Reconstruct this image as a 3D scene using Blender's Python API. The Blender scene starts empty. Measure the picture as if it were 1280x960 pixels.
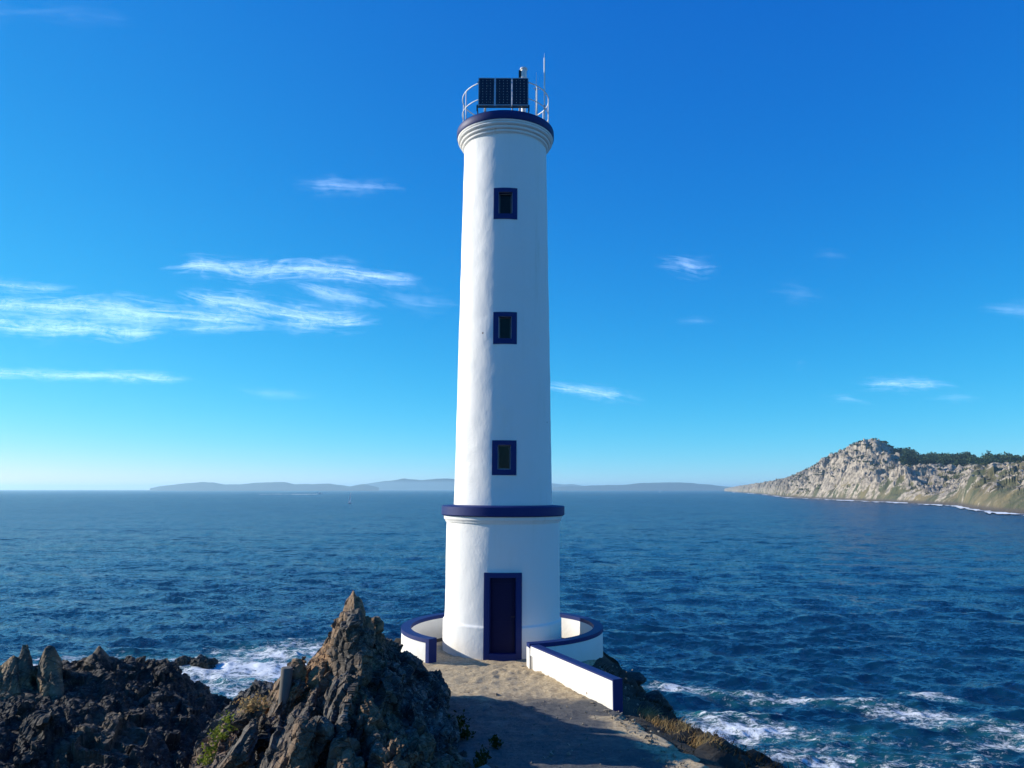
import bpy, bmesh, math, random
import numpy as np
from mathutils import Vector, Matrix

R = math.radians
random.seed(7)
rng = np.random.default_rng(11)
scene = bpy.context.scene
COL = scene.collection

# ------------------------------------------------------------------ camera
F = 961.0                      # focal length in photo pixels (1280 wide)
PITCH = R(7.8)
H = 4.316                      # eye height above the terrace (z = 0)
SEA = -13.8
cam_d = bpy.data.cameras.new('camera')
cam_d.sensor_width = 36.0
cam_d.lens = 36.0 * F / 1280.0
cam_d.clip_start = 0.1
cam_d.clip_end = 400000.0
cam = bpy.data.objects.new('camera', cam_d)
COL.objects.link(cam)
cam.location = (0, 0, H)
cam.rotation_euler = (R(90) + PITCH, 0, 0)
scene.camera = cam

# ------------------------------------------------------------------ sky, sun
SUN_EL = R(21.0)
SUN_AZ = R(-77.0)              # from +Y, clockwise towards +X
sun_dir = Vector((math.sin(SUN_AZ) * math.cos(SUN_EL), math.cos(SUN_AZ) * math.cos(SUN_EL), math.sin(SUN_EL)))
world = bpy.data.worlds.new('World')
scene.world = world
world.use_nodes = True
wn = world.node_tree
wn.nodes.clear()
w_out = wn.nodes.new('ShaderNodeOutputWorld')
w_bg = wn.nodes.new('ShaderNodeBackground')
w_sky = wn.nodes.new('ShaderNodeTexSky')
w_sky.sky_type = 'NISHITA'
w_sky.sun_disc = False
w_sky.sun_elevation = SUN_EL
w_sky.sun_rotation = SUN_AZ
w_sky.altitude = 10.0
w_sky.air_density = 0.7
w_sky.dust_density = 0.0
w_sky.ozone_density = 6.0
w_bg.inputs['Strength'].default_value = 0.1
def w_node(op, x, y):
    nd = wn.nodes.new('ShaderNodeMath')
    nd.operation = op
    wn.links.new(x, nd.inputs[0])
    nd.inputs[1].default_value = y
    return nd.outputs[0]
# the camera's punchy rendering of a clear sky: one tone curve per channel for the whole sky
w_sep = wn.nodes.new('ShaderNodeSeparateColor')
w_com = wn.nodes.new('ShaderNodeCombineColor')
wn.links.new(w_sky.outputs[0], w_sep.inputs[0])
for k, (gain, gam, knee) in enumerate(((2.5, 2.03, 0.0), (2.04, 1.15, 1.35), (0.90, 0.44, 0.0))):
    c = w_node('MULTIPLY', w_sep.outputs[k], 0.1)
    c = w_node('POWER', c, gam)
    if knee:
        dn = w_node('ADD', w_node('MULTIPLY', c, knee), 1.0)
        c = w_node('MULTIPLY', c, gain * 10.0)
        dv_ = wn.nodes.new('ShaderNodeMath')
        dv_.operation = 'DIVIDE'
        wn.links.new(c, dv_.inputs[0])
        wn.links.new(dn, dv_.inputs[1])
        c = dv_.outputs[0]
    else:
        c = w_node('MULTIPLY', c, gain * 10.0)
    wn.links.new(c, w_com.inputs[k])
wn.links.new(w_com.outputs[0], w_bg.inputs['Color'])
wn.links.new(w_bg.outputs[0], w_out.inputs['Surface'])

sun_l = bpy.data.lights.new('sun', 'SUN')
sun_l.energy = 5.0
sun_l.angle = R(0.5)
sun_l.color = (1.0, 0.93, 0.80)
sun = bpy.data.objects.new('sun', sun_l)
COL.objects.link(sun)
sun.location = (-40, 20, 40)
sun.rotation_euler = sun_dir.to_track_quat('Z', 'Y').to_euler()

vs = scene.view_settings
vs.view_transform = 'Standard'
vs.look = 'None'
vs.exposure = 0.45
vs.gamma = 1.0
vs.use_curve_mapping = False
scene.cycles.use_denoising = True
scene.cycles.max_bounces = 6
scene.cycles.transparent_max_bounces = 16
scene.cycles.volume_bounces = 1
scene.cycles.sample_clamp_indirect = 6.0

# ------------------------------------------------------------------ geometry helpers
def ray(px, py):
    u = (px - 640.0) / F
    v = (480.0 - py) / F
    return Vector((u, math.cos(PITCH) - v * math.sin(PITCH), math.sin(PITCH) + v * math.cos(PITCH)))

def at(px, py, Y):
    d = ray(px, py)
    t = Y / d.y
    return Vector((d.x * t, Y, H + d.z * t))

def at_plane(px, py, z):
    d = ray(px, py)
    t = (z - H) / d.z
    return Vector((d.x * t, d.y * t, z))

def zat(py, Y):
    return at(640, py, Y).z

def sstep(a, b, x):
    t = np.clip((x - a) / (b - a), 0, 1)
    return t * t * (3 - 2 * t)

def _hash(ix, iy, iz, seed):
    h = (ix.astype(np.int64) * 374761393 + iy.astype(np.int64) * 668265263 + iz.astype(np.int64) * 2147483647 + seed * 974711) & 0xFFFFFFFF
    h = ((h ^ (h >> 13)) * 1274126177) & 0xFFFFFFFF
    h = ((h ^ (h >> 16)) * 2246822519) & 0xFFFFFFFF
    h = h ^ (h >> 15)
    return h

def gnoise(p, seed=0):
    i = np.floor(p).astype(np.int64)
    f = p - i
    u = f * f * f * (f * (f * 6 - 15) + 10)
    res = 0
    for dx in (0, 1):
        wx = u[:, 0] if dx else 1 - u[:, 0]
        for dy in (0, 1):
            wy = u[:, 1] if dy else 1 - u[:, 1]
            for dz in (0, 1):
                wz = u[:, 2] if dz else 1 - u[:, 2]
                h = _hash(i[:, 0] + dx, i[:, 1] + dy, i[:, 2] + dz, seed)
                gx = ((h & 1023) / 511.5 - 1)
                gy = (((h >> 10) & 1023) / 511.5 - 1)
                gz = (((h >> 20) & 1023) / 511.5 - 1)
                d = gx * (f[:, 0] - dx) + gy * (f[:, 1] - dy) + gz * (f[:, 2] - dz)
                res = res + wx * wy * wz * d
    return res * 1.2

def fbm(p, octaves=4, seed=0, gain=0.5, lac=2.03):
    a, s, out = 1.0, 1.0, 0
    for k in range(octaves):
        out = out + a * gnoise(p * s + 17.3 * k, seed + k)
        a *= gain
        s *= lac
    return out

def ridged(p, octaves=4, seed=0):
    a, s, out = 1.0, 1.0, 0
    for k in range(octaves):
        out = out + a * (1 - 2.2 * np.abs(gnoise(p * s + 9.1 * k, seed + k)))
        a *= 0.5
        s *= 2.1
    return out

def worley(p, seed=0, full=False):
    i = np.floor(p).astype(np.int64)
    f1 = np.full(len(p), 9.0)
    f2 = np.full(len(p), 9.0)
    idv = np.zeros(len(p))
    cen = np.zeros_like(p)
    hid = np.zeros(len(p), np.int64)
    for dx in (-1, 0, 1):
        for dy in (-1, 0, 1):
            for dz in (-1, 0, 1):
                c = i + np.array([dx, dy, dz])
                h = _hash(c[:, 0], c[:, 1], c[:, 2], seed)
                q = np.stack([(h & 1023) / 1023.0, ((h >> 10) & 1023) / 1023.0, ((h >> 20) & 1023) / 1023.0], 1)
                d = np.linalg.norm(c + q - p, axis=1)
                nid = (_hash(c[:, 0], c[:, 1], c[:, 2], seed + 99) & 65535) / 65535.0
                closer = d < f1
                cen = np.where(closer[:, None], c + q, cen)
                hid = np.where(closer, _hash(c[:, 0], c[:, 1], c[:, 2], seed + 7), hid)
                f2 = np.where(closer, f1, np.minimum(f2, d))
                idv = np.where(closer, nid, idv)
                f1 = np.where(closer, d, f1)
    if full:
        return f1, f2, idv, cen, hid
    return f1, f2, idv

def mesh_np(name, verts, quads=None, tris=None):
    me = bpy.data.meshes.new(name)
    faces = []
    if quads is not None and len(quads):
        faces.append((np.asarray(quads, np.int32), 4))
    if tris is not None and len(tris):
        faces.append((np.asarray(tris, np.int32), 3))
    verts = np.asarray(verts, np.float32)
    me.vertices.add(len(verts))
    me.vertices.foreach_set('co', verts.ravel())
    nl = sum(f.size for f, k in faces)
    me.loops.add(nl)
    me.loops.foreach_set('vertex_index', np.concatenate([f.ravel() for f, k in faces]))
    npoly = sum(len(f) for f, k in faces)
    me.polygons.add(npoly)
    tot = np.concatenate([np.full(len(f), k, np.int32) for f, k in faces])
    start = np.concatenate([[0], np.cumsum(tot)[:-1]]).astype(np.int32)
    me.polygons.foreach_set('loop_start', start)
    me.update(calc_edges=True)
    me.validate()
    return me

def grid_quads(n, m):
    i = np.arange(n - 1)[:, None] * m + np.arange(m - 1)[None, :]
    i = i.ravel()
    return np.stack([i, i + 1, i + m + 1, i + m], 1)

def smooth(me, on=True):
    me.polygons.foreach_set('use_smooth', np.full(len(me.polygons), on, bool))

def attr(me, name, vals):
    a = me.attributes.new(name, 'FLOAT', 'POINT')
    a.data.foreach_set('value', np.asarray(vals, np.float32))

def link(name, me, mat=None, parent=None, loc=None):
    o = bpy.data.objects.new(name, me)
    COL.objects.link(o)
    if mat is not None:
        me.materials.append(mat)
    if parent is not None:
        o.parent = parent
    if loc is not None:
        o.location = loc
    return o

def obj(name, bm, mat, parent=None, loc=None, shade=False, angle=None):
    me = bpy.data.meshes.new(name)
    bmesh.ops.recalc_face_normals(bm, faces=bm.faces[:])
    bm.to_mesh(me)
    bm.free()
    if shade:
        smooth(me)
        if angle:
            me.set_sharp_from_angle(angle=R(angle))
    return link(name, me, mat, parent, loc)

def tag(o, label=None, cat=None, group=None, kind=None):
    if label: o['label'] = label
    if cat: o['category'] = cat
    if group: o['group'] = group
    if kind: o['kind'] = kind
    return o

def empty(name, loc):
    o = bpy.data.objects.new(name, None)
    COL.objects.link(o)
    o.location = loc
    o.empty_display_size = 0.3
    return o

def recenter(o):
    """put the object's origin at the middle of its base"""
    me = o.data
    n = len(me.vertices)
    co = np.zeros(n * 3, np.float32)
    me.vertices.foreach_get('co', co)
    co = co.reshape(-1, 3)
    c = np.array([(co[:, 0].min() + co[:, 0].max()) / 2, (co[:, 1].min() + co[:, 1].max()) / 2, co[:, 2].min()])
    co -= c
    me.vertices.foreach_set('co', co.ravel())
    me.update()
    o.location = Vector(c) + o.location
    return o

def add_box(bm, x0, x1, y0, y1, z0, z1, m=None):
    v = [bm.verts.new((x, y, z)) for z in (z0, z1) for y in (y0, y1) for x in (x0, x1)]
    fs = [(0, 1, 3, 2), (4, 6, 7, 5), (0, 4, 5, 1), (2, 3, 7, 6), (0, 2, 6, 4), (1, 5, 7, 3)]
    for f in fs:
        bm.faces.new([v[k] for k in f])
    if m is not None:
        for q in v:
            q.co = m @ q.co
    return v

def add_tube(bm, pts, r, n=8, closed=False, r_end=None):
    pts = [Vector(p) for p in pts]
    rings = []
    k = len(pts)
    for i, p in enumerate(pts):
        if closed:
            t = (pts[(i + 1) % k] - pts[i - 1]).normalized()
        else:
            t = (pts[min(i + 1, k - 1)] - pts[max(i - 1, 0)]).normalized()
        a = t.cross(Vector((0.13, 0.21, 1.0)) if abs(t.z) < 0.9 else Vector((1, 0.1, 0))).normalized()
        b = t.cross(a)
        rr = r if r_end is None else r + (r_end - r) * i / (k - 1)
        rings.append([bm.verts.new(p + (a * math.cos(2 * math.pi * j / n) + b * math.sin(2 * math.pi * j / n)) * rr) for j in range(n)])
    for i in range(k if closed else k - 1):
        A, B = rings[i], rings[(i + 1) % k]
        for j in range(n):
            bm.faces.new((A[j], A[(j + 1) % n], B[(j + 1) % n], B[j]))
    if not closed:
        bm.faces.new(rings[0][::-1])
        bm.faces.new(rings[-1])

def polar(c, r, a, z):
    return Vector((c[0] + r * math.sin(a), c[1] - r * math.cos(a), z))

def add_arc_block(bm, c, r0, r1, a0, a1, z0, z1, n=48):
    """curved block between two radii; angle 0 looks at the camera"""
    rows = []
    for i in range(n + 1):
        a = a0 + (a1 - a0) * i / n
        zz0 = z0(a) if callable(z0) else z0
        zz1 = z1(a) if callable(z1) else z1
        rows.append([bm.verts.new(polar(c, r, a, z)) for r, z in ((r0, zz0), (r1, zz0), (r1, zz1), (r0, zz1))])
    for i in range(n):
        A, B = rows[i], rows[i + 1]
        for j in range(4):
            bm.faces.new((A[j], A[(j + 1) % 4], B[(j + 1) % 4], B[j]))
    bm.faces.new(rows[0][::-1])
    bm.faces.new(rows[-1])

def add_lathe(bm, c, prof, n=96, cap=False):
    rings = [[bm.verts.new(polar(c, r, 2 * math.pi * j / n, z)) for j in range(n)] for r, z in prof]
    for A, B in zip(rings[:-1], rings[1:]):
        for j in range(n):
            bm.faces.new((A[j], A[(j + 1) % n], B[(j + 1) % n], B[j]))
    if cap:
        bm.faces.new(rings[-1])
        bm.faces.new(rings[0][::-1])

# ------------------------------------------------------------------ material helpers
class NT:
    def __init__(self, name):
        self.m = bpy.data.materials.new(name)
        self.m.use_nodes = True
        self.t = self.m.node_tree
        self.t.nodes.clear()
        self.out = self.t.nodes.new('ShaderNodeOutputMaterial')
        self.pos = self.n('ShaderNodeNewGeometry').outputs['Position']
    def set(self, sock, v):
        if isinstance(v, bpy.types.NodeSocket):
            self.t.links.new(v, sock)
        elif isinstance(v, (tuple, list)) and len(v) == 3 and sock.type == 'RGBA':
            sock.default_value = (*v, 1)
        else:
            sock.default_value = v
    def n(self, typ, inputs=None, **props):
        nd = self.t.nodes.new(typ)
        for k, v in props.items():
            setattr(nd, k, v)
        for k, v in (inputs or {}).items():
            self.set(nd.inputs[k], v)
        return nd
    def math(self, op, a, b=0.0, clamp=False):
        nd = self.n('ShaderNodeMath', operation=op, use_clamp=clamp)
        self.set(nd.inputs[0], a)
        self.set(nd.inputs[1], b)
        return nd.outputs[0]
    def noise(self, scale, detail=4, rough=0.55, vec=None, dist=0.0):
        return self.n('ShaderNodeTexNoise', {'Vector': vec if vec is not None else self.pos, 'Scale': scale, 'Detail': detail, 'Roughness': rough, 'Distortion': dist}).outputs['Fac']
    def voro(self, scale, vec=None, feature='F1', out='Distance', rnd=1.0):
        return self.n('ShaderNodeTexVoronoi', {'Vector': vec if vec is not None else self.pos, 'Scale': scale, 'Randomness': rnd}, feature=feature).outputs[out]
    def mapr(self, v, a, b, c=0.0, d=1.0, smoothv=True):
        nd = self.n('ShaderNodeMapRange', interpolation_type='SMOOTHSTEP' if smoothv else 'LINEAR')
        self.set(nd.inputs['Value'], v)
        for k, q in zip(('From Min', 'From Max', 'To Min', 'To Max'), (a, b, c, d)):
            self.set(nd.inputs[k], q)
        return nd.outputs['Result']
    def mix(self, fac, a, b, mode='MIX'):
        nd = self.n('ShaderNodeMix', data_type='RGBA', blend_type=mode)
        self.set(nd.inputs[0], fac)
        self.set(nd.inputs[6], a)
        self.set(nd.inputs[7], b)
        return nd.outputs[2]
    def scalev(self, s, rot=(0, 0, 0), vec=None):
        nd = self.n('ShaderNodeMapping', {'Vector': vec if vec is not None else self.pos})
        nd.inputs['Scale'].default_value = s
        nd.inputs['Rotation'].default_value = rot
        return nd.outputs[0]
    def at(self, name):
        return self.n('ShaderNodeAttribute', attribute_name=name).outputs['Fac']
    def bump(self, h, strength=0.5, dist=0.02, normal=None):
        ins = {'Height': h, 'Strength': strength, 'Distance': dist}
        if normal is not None:
            ins['Normal'] = normal
        return self.n('ShaderNodeBump', ins).outputs[0]
    def pbsdf(self, col, rough=0.8, normal=None, **kw):
        ins = {'Base Color': col, 'Roughness': rough}
        if normal is not None:
            ins['Normal'] = normal
        ins.update(kw)
        p = self.n('ShaderNodeBsdfPrincipled', ins)
        self.t.links.new(p.outputs[0], self.out.inputs['Surface'])
        return p

def plain(name, col, rough=0.5, metal=0.0, var=0.12, scale=6.0):
    t = NT(name)
    f = t.noise(scale, 5)
    c2 = tuple(c * (1 - var) for c in col)
    b = t.bump(t.noise(60, 3), 0.15, 0.003)
    t.pbsdf(t.mix(f, col, c2), rough, b, Metallic=metal)
    return t.m

# white stucco
t = NT('white_stucco')
big = t.noise(1.1, 3)
stain = t.mapr(t.noise(1.0, 6, 0.65, vec=t.scalev((2.4, 2.4, 0.35))), 0.52, 0.85)
col = t.mix(t.math('MULTIPLY', stain, 0.35), (0.77, 0.752, 0.715), (0.60, 0.58, 0.48))
run = t.mapr(t.noise(1.0, 5, 0.6, vec=t.scalev((5.5, 5.5, 0.16))), 0.60, 0.74)
col = t.mix(t.math('MULTIPLY', run, 0.30), col, (0.50, 0.38, 0.24))
zz = t.n('ShaderNodeSeparateXYZ', {'Vector': t.pos}).outputs['Z']
splash = t.math('MULTIPLY', t.mapr(t.math('ADD', zz, t.math('MULTIPLY', t.noise(2.5, 5, 0.7), 0.5)), 0.75, 0.2), 0.35)
col = t.mix(splash, col, (0.50, 0.44, 0.34))
speck = t.mapr(t.voro(1.35), 0.045, 0.03)
col = t.mix(t.math('MULTIPLY', speck, 0.8), col, (0.16, 0.10, 0.06))
h = t.math('ADD', t.math('MULTIPLY', t.noise(2.6, 4, 0.5), 0.42), t.math('MULTIPLY', t.noise(16, 4, 0.6), 0.22))
nb = t.bump(h, 0.55, 0.06)
nb = t.bump(t.noise(120, 3), 0.2, 0.004, nb)
t.pbsdf(col, 0.72, nb)
M_WHITE = t.m

# navy paint
t = NT('navy_paint')
wear = t.mapr(t.noise(9, 6, 0.7), 0.60, 0.78)
col = t.mix(t.math('MULTIPLY', wear, 0.3), (0.004, 0.017, 0.115), (0.025, 0.05, 0.16))
t.pbsdf(col, 0.55, t.bump(t.noise(30, 4), 0.3, 0.008), **{'Specular IOR Level': 0.25})
M_NAVY = t.m
t = NT('door_paint')
t.pbsdf(t.mix(t.noise(5, 5), (0.002, 0.003, 0.034), (0.003, 0.005, 0.046)), 0.5, t.bump(t.noise(40, 3), 0.2, 0.004), **{'Specular IOR Level': 0.15})
M_DOOR = t.m
M_RAIL = plain('white_metal', (0.78, 0.78, 0.76), 0.45)
M_GREY = plain('grey_metal', (0.45, 0.45, 0.46), 0.4, 0.5)
M_SASH = plain('window_sash', (0.20, 0.20, 0.21), 0.5)
M_STEEL = plain('lantern_metal', (0.70, 0.68, 0.63), 0.3, 0.2)
M_BLACK = plain('black_metal', (0.012, 0.012, 0.014), 0.5)
M_CONC = plain('grey_concrete', (0.27, 0.255, 0.23), 0.9, 0, 0.4, 9)
M_POST = plain('old_concrete', (0.16, 0.145, 0.125), 0.95, 0, 0.5, 7)
M_GFLOOR = plain('gallery_floor', (0.45, 0.45, 0.44), 0.8)
t = NT('window_glass')
t.pbsdf((0.004, 0.006, 0.008), 0.12, **{'Specular IOR Level': 0.2})
M_GLASS = t.m

# solar cells: dark squares with small pale corner diamonds (flat print)
t = NT('solar_cells')
tc = t.n('ShaderNodeTexCoord').outputs['Object']
sx = t.n('ShaderNodeSeparateXYZ', {'Vector': tc})
def tri(v, n):
    fr = t.math('FRACT', t.math('ADD', t.math('MULTIPLY', v, n), 100.5))
    return t.math('ABSOLUTE', t.math('SUBTRACT', fr, 0.5))
dx, dz = tri(sx.outputs['X'], 1 / 0.108), tri(sx.outputs['Z'], 1 / 0.086)
dot = t.math('LESS_THAN', t.math('ADD', dx, dz), 0.14)
line = t.math('LESS_THAN', t.math('MINIMUM', dx, dz), 0.02)
col = t.mix(t.math('MULTIPLY', line, 0.35), (0.006, 0.007, 0.018), (0.05, 0.05, 0.07))
col = t.mix(dot, col, (0.42, 0.34, 0.28))
t.pbsdf(col, 0.25)
M_CELL = t.m

# rock
def rock_mat(name, dark, mid, light, ochre, och_amt=0.5, strata=(0.5, -0.35, 0.2)):
    t = NT(name)
    sv = t.scalev((1.0, 1.0, 3.2), strata)
    n1 = t.noise(1.3, 6, 0.62, vec=sv)
    n2 = t.noise(7.0, 6, 0.7)
    n3 = t.noise(0.55, 4, 0.6)
    c = t.mix(t.mapr(n1, 0.36, 0.60), dark, mid)
    c = t.mix(t.math('MULTIPLY', t.mapr(n2, 0.50, 0.72), 0.85), c, light)
    och = t.math('MAXIMUM', t.math('MULTIPLY', t.mapr(n3, 0.50, 0.62), och_amt), t.math('MULTIPLY', t.at('ochre'), t.mapr(n1, 0.34, 0.56)))
    c = t.mix(och, c, t.mix(t.mapr(n2, 0.35, 0.7), ochre, tuple(min(1, v * 1.7) for v in ochre)))
    c = t.mix(t.math('MULTIPLY', t.mapr(t.noise(22, 4, 0.7), 0.60, 0.70), 0.5), c, (0.36, 0.34, 0.30))
    ck = t.voro(2.4, vec=t.scalev((1, 1, 2.4), strata), feature='DISTANCE_TO_EDGE')
    c = t.mix(t.math('MULTIPLY', t.mapr(ck, 0.05, 0.0), 0.6), c, (0.016, 0.014, 0.012))
    h = t.math('ADD', t.math('MULTIPLY', n1, 1.0), t.math('MULTIPLY', n2, 0.5))
    h = t.math('ADD', h, t.math('MULTIPLY', t.mapr(ck, 0.0, 0.08), 0.25))
    b = t.bump(h, 0.55, 0.09)
    b = t.bump(t.noise(34, 5, 0.7), 0.5, 0.016, b)
    t.pbsdf(c, 0.88, b)
    return t.m
M_ROCK = rock_mat('dark_rock', (0.013, 0.012, 0.011), (0.066, 0.060, 0.052), (0.24, 0.22, 0.19), (0.19, 0.105, 0.045), 0.6)
M_ROCK2 = rock_mat('shadow_rock', (0.009, 0.008, 0.008), (0.024, 0.020, 0.017), (0.11, 0.095, 0.082), (0.10, 0.072, 0.045), 0.55)  # darker copy of the rock, deep shade put into its colours
M_ROCK3 = rock_mat('ochre_rock', (0.035, 0.029, 0.024), (0.12, 0.092, 0.06), (0.24, 0.195, 0.14), (0.22, 0.13, 0.055), 0.8)

# ground of the promontory
t = NT('heath_ground')
n1 = t.noise(0.9, 6, 0.65)
n2 = t.noise(6.0, 6, 0.7)
c = t.mix(t.mapr(n1, 0.4, 0.62), (0.014, 0.013, 0.009), (0.034, 0.027, 0.017))
c = t.mix(t.math('MULTIPLY', t.mapr(n2, 0.55, 0.72), 0.5), c, (0.10, 0.078, 0.05))
b = t.bump(t.math('ADD', t.math('MULTIPLY', n1, 0.8), t.math('MULTIPLY', n2, 0.5)), 0.9, 0.15)
t.pbsdf(c, 0.95, t.bump(t.noise(40, 4, 0.7), 0.7, 0.03, b))
M_HEATH = t.m

# path: grey paving darkened for the rock's shadow, bright sand on the sunlit parts
t = NT('path_paving')
sunlit_sand = t.at('sunlit_sand')
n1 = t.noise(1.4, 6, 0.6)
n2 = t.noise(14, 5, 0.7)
sfac = t.mapr(t.math('ADD', sunlit_sand, t.math('MULTIPLY', t.math('SUBTRACT', n1, 0.5), 1.1)), 0.3, 0.75)
grey = t.mix(t.mapr(n2, 0.35, 0.7), (0.065, 0.065, 0.066), (0.115, 0.112, 0.105))  # darkened grey, deep shade put into the paving colour
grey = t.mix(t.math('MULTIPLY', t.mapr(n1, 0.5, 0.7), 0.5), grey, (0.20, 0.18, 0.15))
sunlit_sand_col = t.mix(t.mapr(n2, 0.35, 0.68), (0.34, 0.25, 0.14), (0.57, 0.45, 0.275))
sunlit_sand_col = t.mix(t.math('MULTIPLY', t.mapr(t.voro(26), 0.18, 0.08), 0.5), sunlit_sand_col, (0.14, 0.11, 0.08))
c = t.mix(sfac, grey, sunlit_sand_col)
hb = t.math('ADD', t.math('MULTIPLY', n1, 1.0), t.math('MULTIPLY', n2, 0.35))
b = t.bump(hb, 0.7, 0.06)
t.pbsdf(c, 0.95, t.bump(t.math('ADD', t.noise(70, 4, 0.7), t.mapr(t.voro(16), 0.25, 0.1)), 0.8, 0.02, b))
M_PATH = t.m

# sea
t = NT('sea_water')
foam_m = t.at('foam')
crest = t.at('crest')
wv = t.n('ShaderNodeTexNoise', {'Vector': t.pos, 'Scale': 0.25, 'Detail': 3}).outputs['Color']
warp = t.n('ShaderNodeMix', {0: 0.5, 4: t.pos, 5: wv}, data_type='VECTOR')
wpos = t.n('ShaderNodeVectorMath', {0: t.pos, 1: t.n('ShaderNodeVectorMath', {0: wv, 'Scale': 1.8}, operation='SCALE').outputs[0]}, operation='ADD').outputs[0]
f1 = t.noise(0.16, 8, 0.68, vec=t.scalev((0.8, 1.5, 1), (0, 0, 0.35), wpos))
lace = t.voro(0.9, vec=wpos, feature='DISTANCE_TO_EDGE')
lace2 = t.voro(2.9, vec=wpos, feature='DISTANCE_TO_EDGE')
lac = t.math('MAXIMUM', t.mapr(lace, 0.16, 0.02), t.math('MULTIPLY', t.mapr(lace2, 0.14, 0.02), 0.8))
fsum = t.math('ADD', foam_m, t.math('MULTIPLY', t.math('SUBTRACT', f1, 0.5), 2.3))
fine = t.noise(2.6, 8, 0.78, vec=t.scalev((0.8, 1.5, 1), (0, 0, 0.3), wpos))
mid_ = t.noise(0.8, 5, 0.65, vec=t.scalev((0.7, 1.6, 1), (0, 0, 0.2)))
fb_ = t.math('ADD', fsum, t.math('ADD', t.math('MULTIPLY', t.math('SUBTRACT', fine, 0.5), 2.4), t.math('MULTIPLY', t.math('SUBTRACT', mid_, 0.5), 1.6)))
fb_ = t.math('ADD', fb_, t.math('MULTIPLY', lac, 0.22))
foam = t.math('MULTIPLY', t.mapr(fb_, 0.66, 1.15), t.mapr(foam_m, 0.05, 0.3), clamp=True)
cap = t.mapr(t.math('ADD', crest, t.math('MULTIPLY', t.math('SUBTRACT', t.noise(0.06, 8, 0.72, vec=t.scalev((0.6, 1.6, 1))), 0.5), 3.4)), 1.0, 1.2)
foam = t.math('MAXIMUM', foam, t.math('MULTIPLY', cap, t.mapr(fine, 0.4, 0.6)))
deep = t.mix(t.mapr(t.noise(0.006, 3, 0.5), 0.35, 0.65), (0.001, 0.024, 0.057), (0.002, 0.036, 0.080))
deep = t.mix(t.mapr(foam_m, 0.15, 0.8), deep, (0.010, 0.085, 0.095))
def slope_vec(scale, detail, rough, sv, amt):
    c = t.n('ShaderNodeTexNoise', {'Vector': sv, 'Scale': scale, 'Detail': detail, 'Roughness': rough}).outputs['Color']
    v = t.n('ShaderNodeVectorMath', {0: c, 1: (0.5, 0.5, 0.5)}, operation='SUBTRACT').outputs[0]
    return t.n('ShaderNodeVectorMath', {0: v, 1: (amt * 0.7, amt, 0.0)}, operation='MULTIPLY').outputs[0]
gn = t.n('ShaderNodeNewGeometry').outputs['Normal']
nv_ = gn
for args in ((0.11, 4, 0.6, t.scalev((0.5, 1.1, 1), (0, 0, 0.15)), 0.85), (0.42, 4, 0.62, t.scalev((0.6, 1.2, 1), (0, 0, 0.2)), 1.6), (2.2, 4, 0.65, t.scalev((0.7, 1.2, 1), (0, 0, -0.2)), 2.1), (7.0, 3, 0.6, t.scalev((0.8, 1.2, 1), (0, 0, 0.4)), 1.0), (0.03, 3, 0.5, t.scalev((0.5, 1.3, 1), (0, 0, 0.1)), 0.45)):
    nv_ = t.n('ShaderNodeVectorMath', {0: nv_, 1: slope_vec(*args)}, operation='ADD').outputs[0]
nb = t.n('ShaderNodeVectorMath', {0: nv_}, operation='NORMALIZE').outputs[0]
fres = t.math('MINIMUM', t.n('ShaderNodeFresnel', {'IOR': 1.33, 'Normal': nb}).outputs[0], 0.42)
body = t.n('ShaderNodeBsdfDiffuse', {'Color': deep})
glint = t.n('ShaderNodeBsdfGlossy', {'Color': (1, 1, 1, 1), 'Roughness': 0.18, 'Normal': nb})
water = t.n('ShaderNodeMixShader', {0: fres, 1: body.outputs[0], 2: glint.outputs[0]})
fb = t.bump(t.math('ADD', fine, foam), 0.8, 0.25)
white = t.n('ShaderNodeBsdfDiffuse', {'Color': (0.82, 0.86, 0.88, 1), 'Normal': fb})
mx = t.n('ShaderNodeMixShader', {0: foam, 1: water.outputs[0], 2: white.outputs[0]})
t.t.links.new(mx.outputs[0], t.out.inputs['Surface'])
M_SEA = t.m

# far headland: pale granite through heath
t = NT('headland_ground')
gr = t.at('granite')
n1 = t.noise(0.030, 8, 0.68)
n2 = t.noise(0.012, 5, 0.6)
heath = t.mix(t.mapr(n1, 0.4, 0.6), (0.070, 0.078, 0.034), (0.17, 0.140, 0.075))
heath = t.mix(t.mapr(n2, 0.5, 0.66), heath, (0.21, 0.165, 0.075))
gran = t.mix(t.mapr(t.noise(0.12, 6, 0.7), 0.35, 0.65), (0.15, 0.125, 0.098), (0.45, 0.385, 0.30))
gf = t.mapr(t.math('ADD', gr, t.math('MULTIPLY', t.math('SUBTRACT', n1, 0.5), 2.6)), 0.40, 0.58)
c = t.mix(gf, heath, gran)
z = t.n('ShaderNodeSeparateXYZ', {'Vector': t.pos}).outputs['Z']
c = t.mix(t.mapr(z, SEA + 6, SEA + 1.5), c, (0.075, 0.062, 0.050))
t.pbsdf(c, 0.95, t.bump(t.noise(0.10, 6, 0.7), 1.0, 5.0))
M_HEAD = t.m
M_FAR = plain('island_rock', (0.035, 0.042, 0.040), 0.95, 0, 0.4, 0.004)

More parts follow.
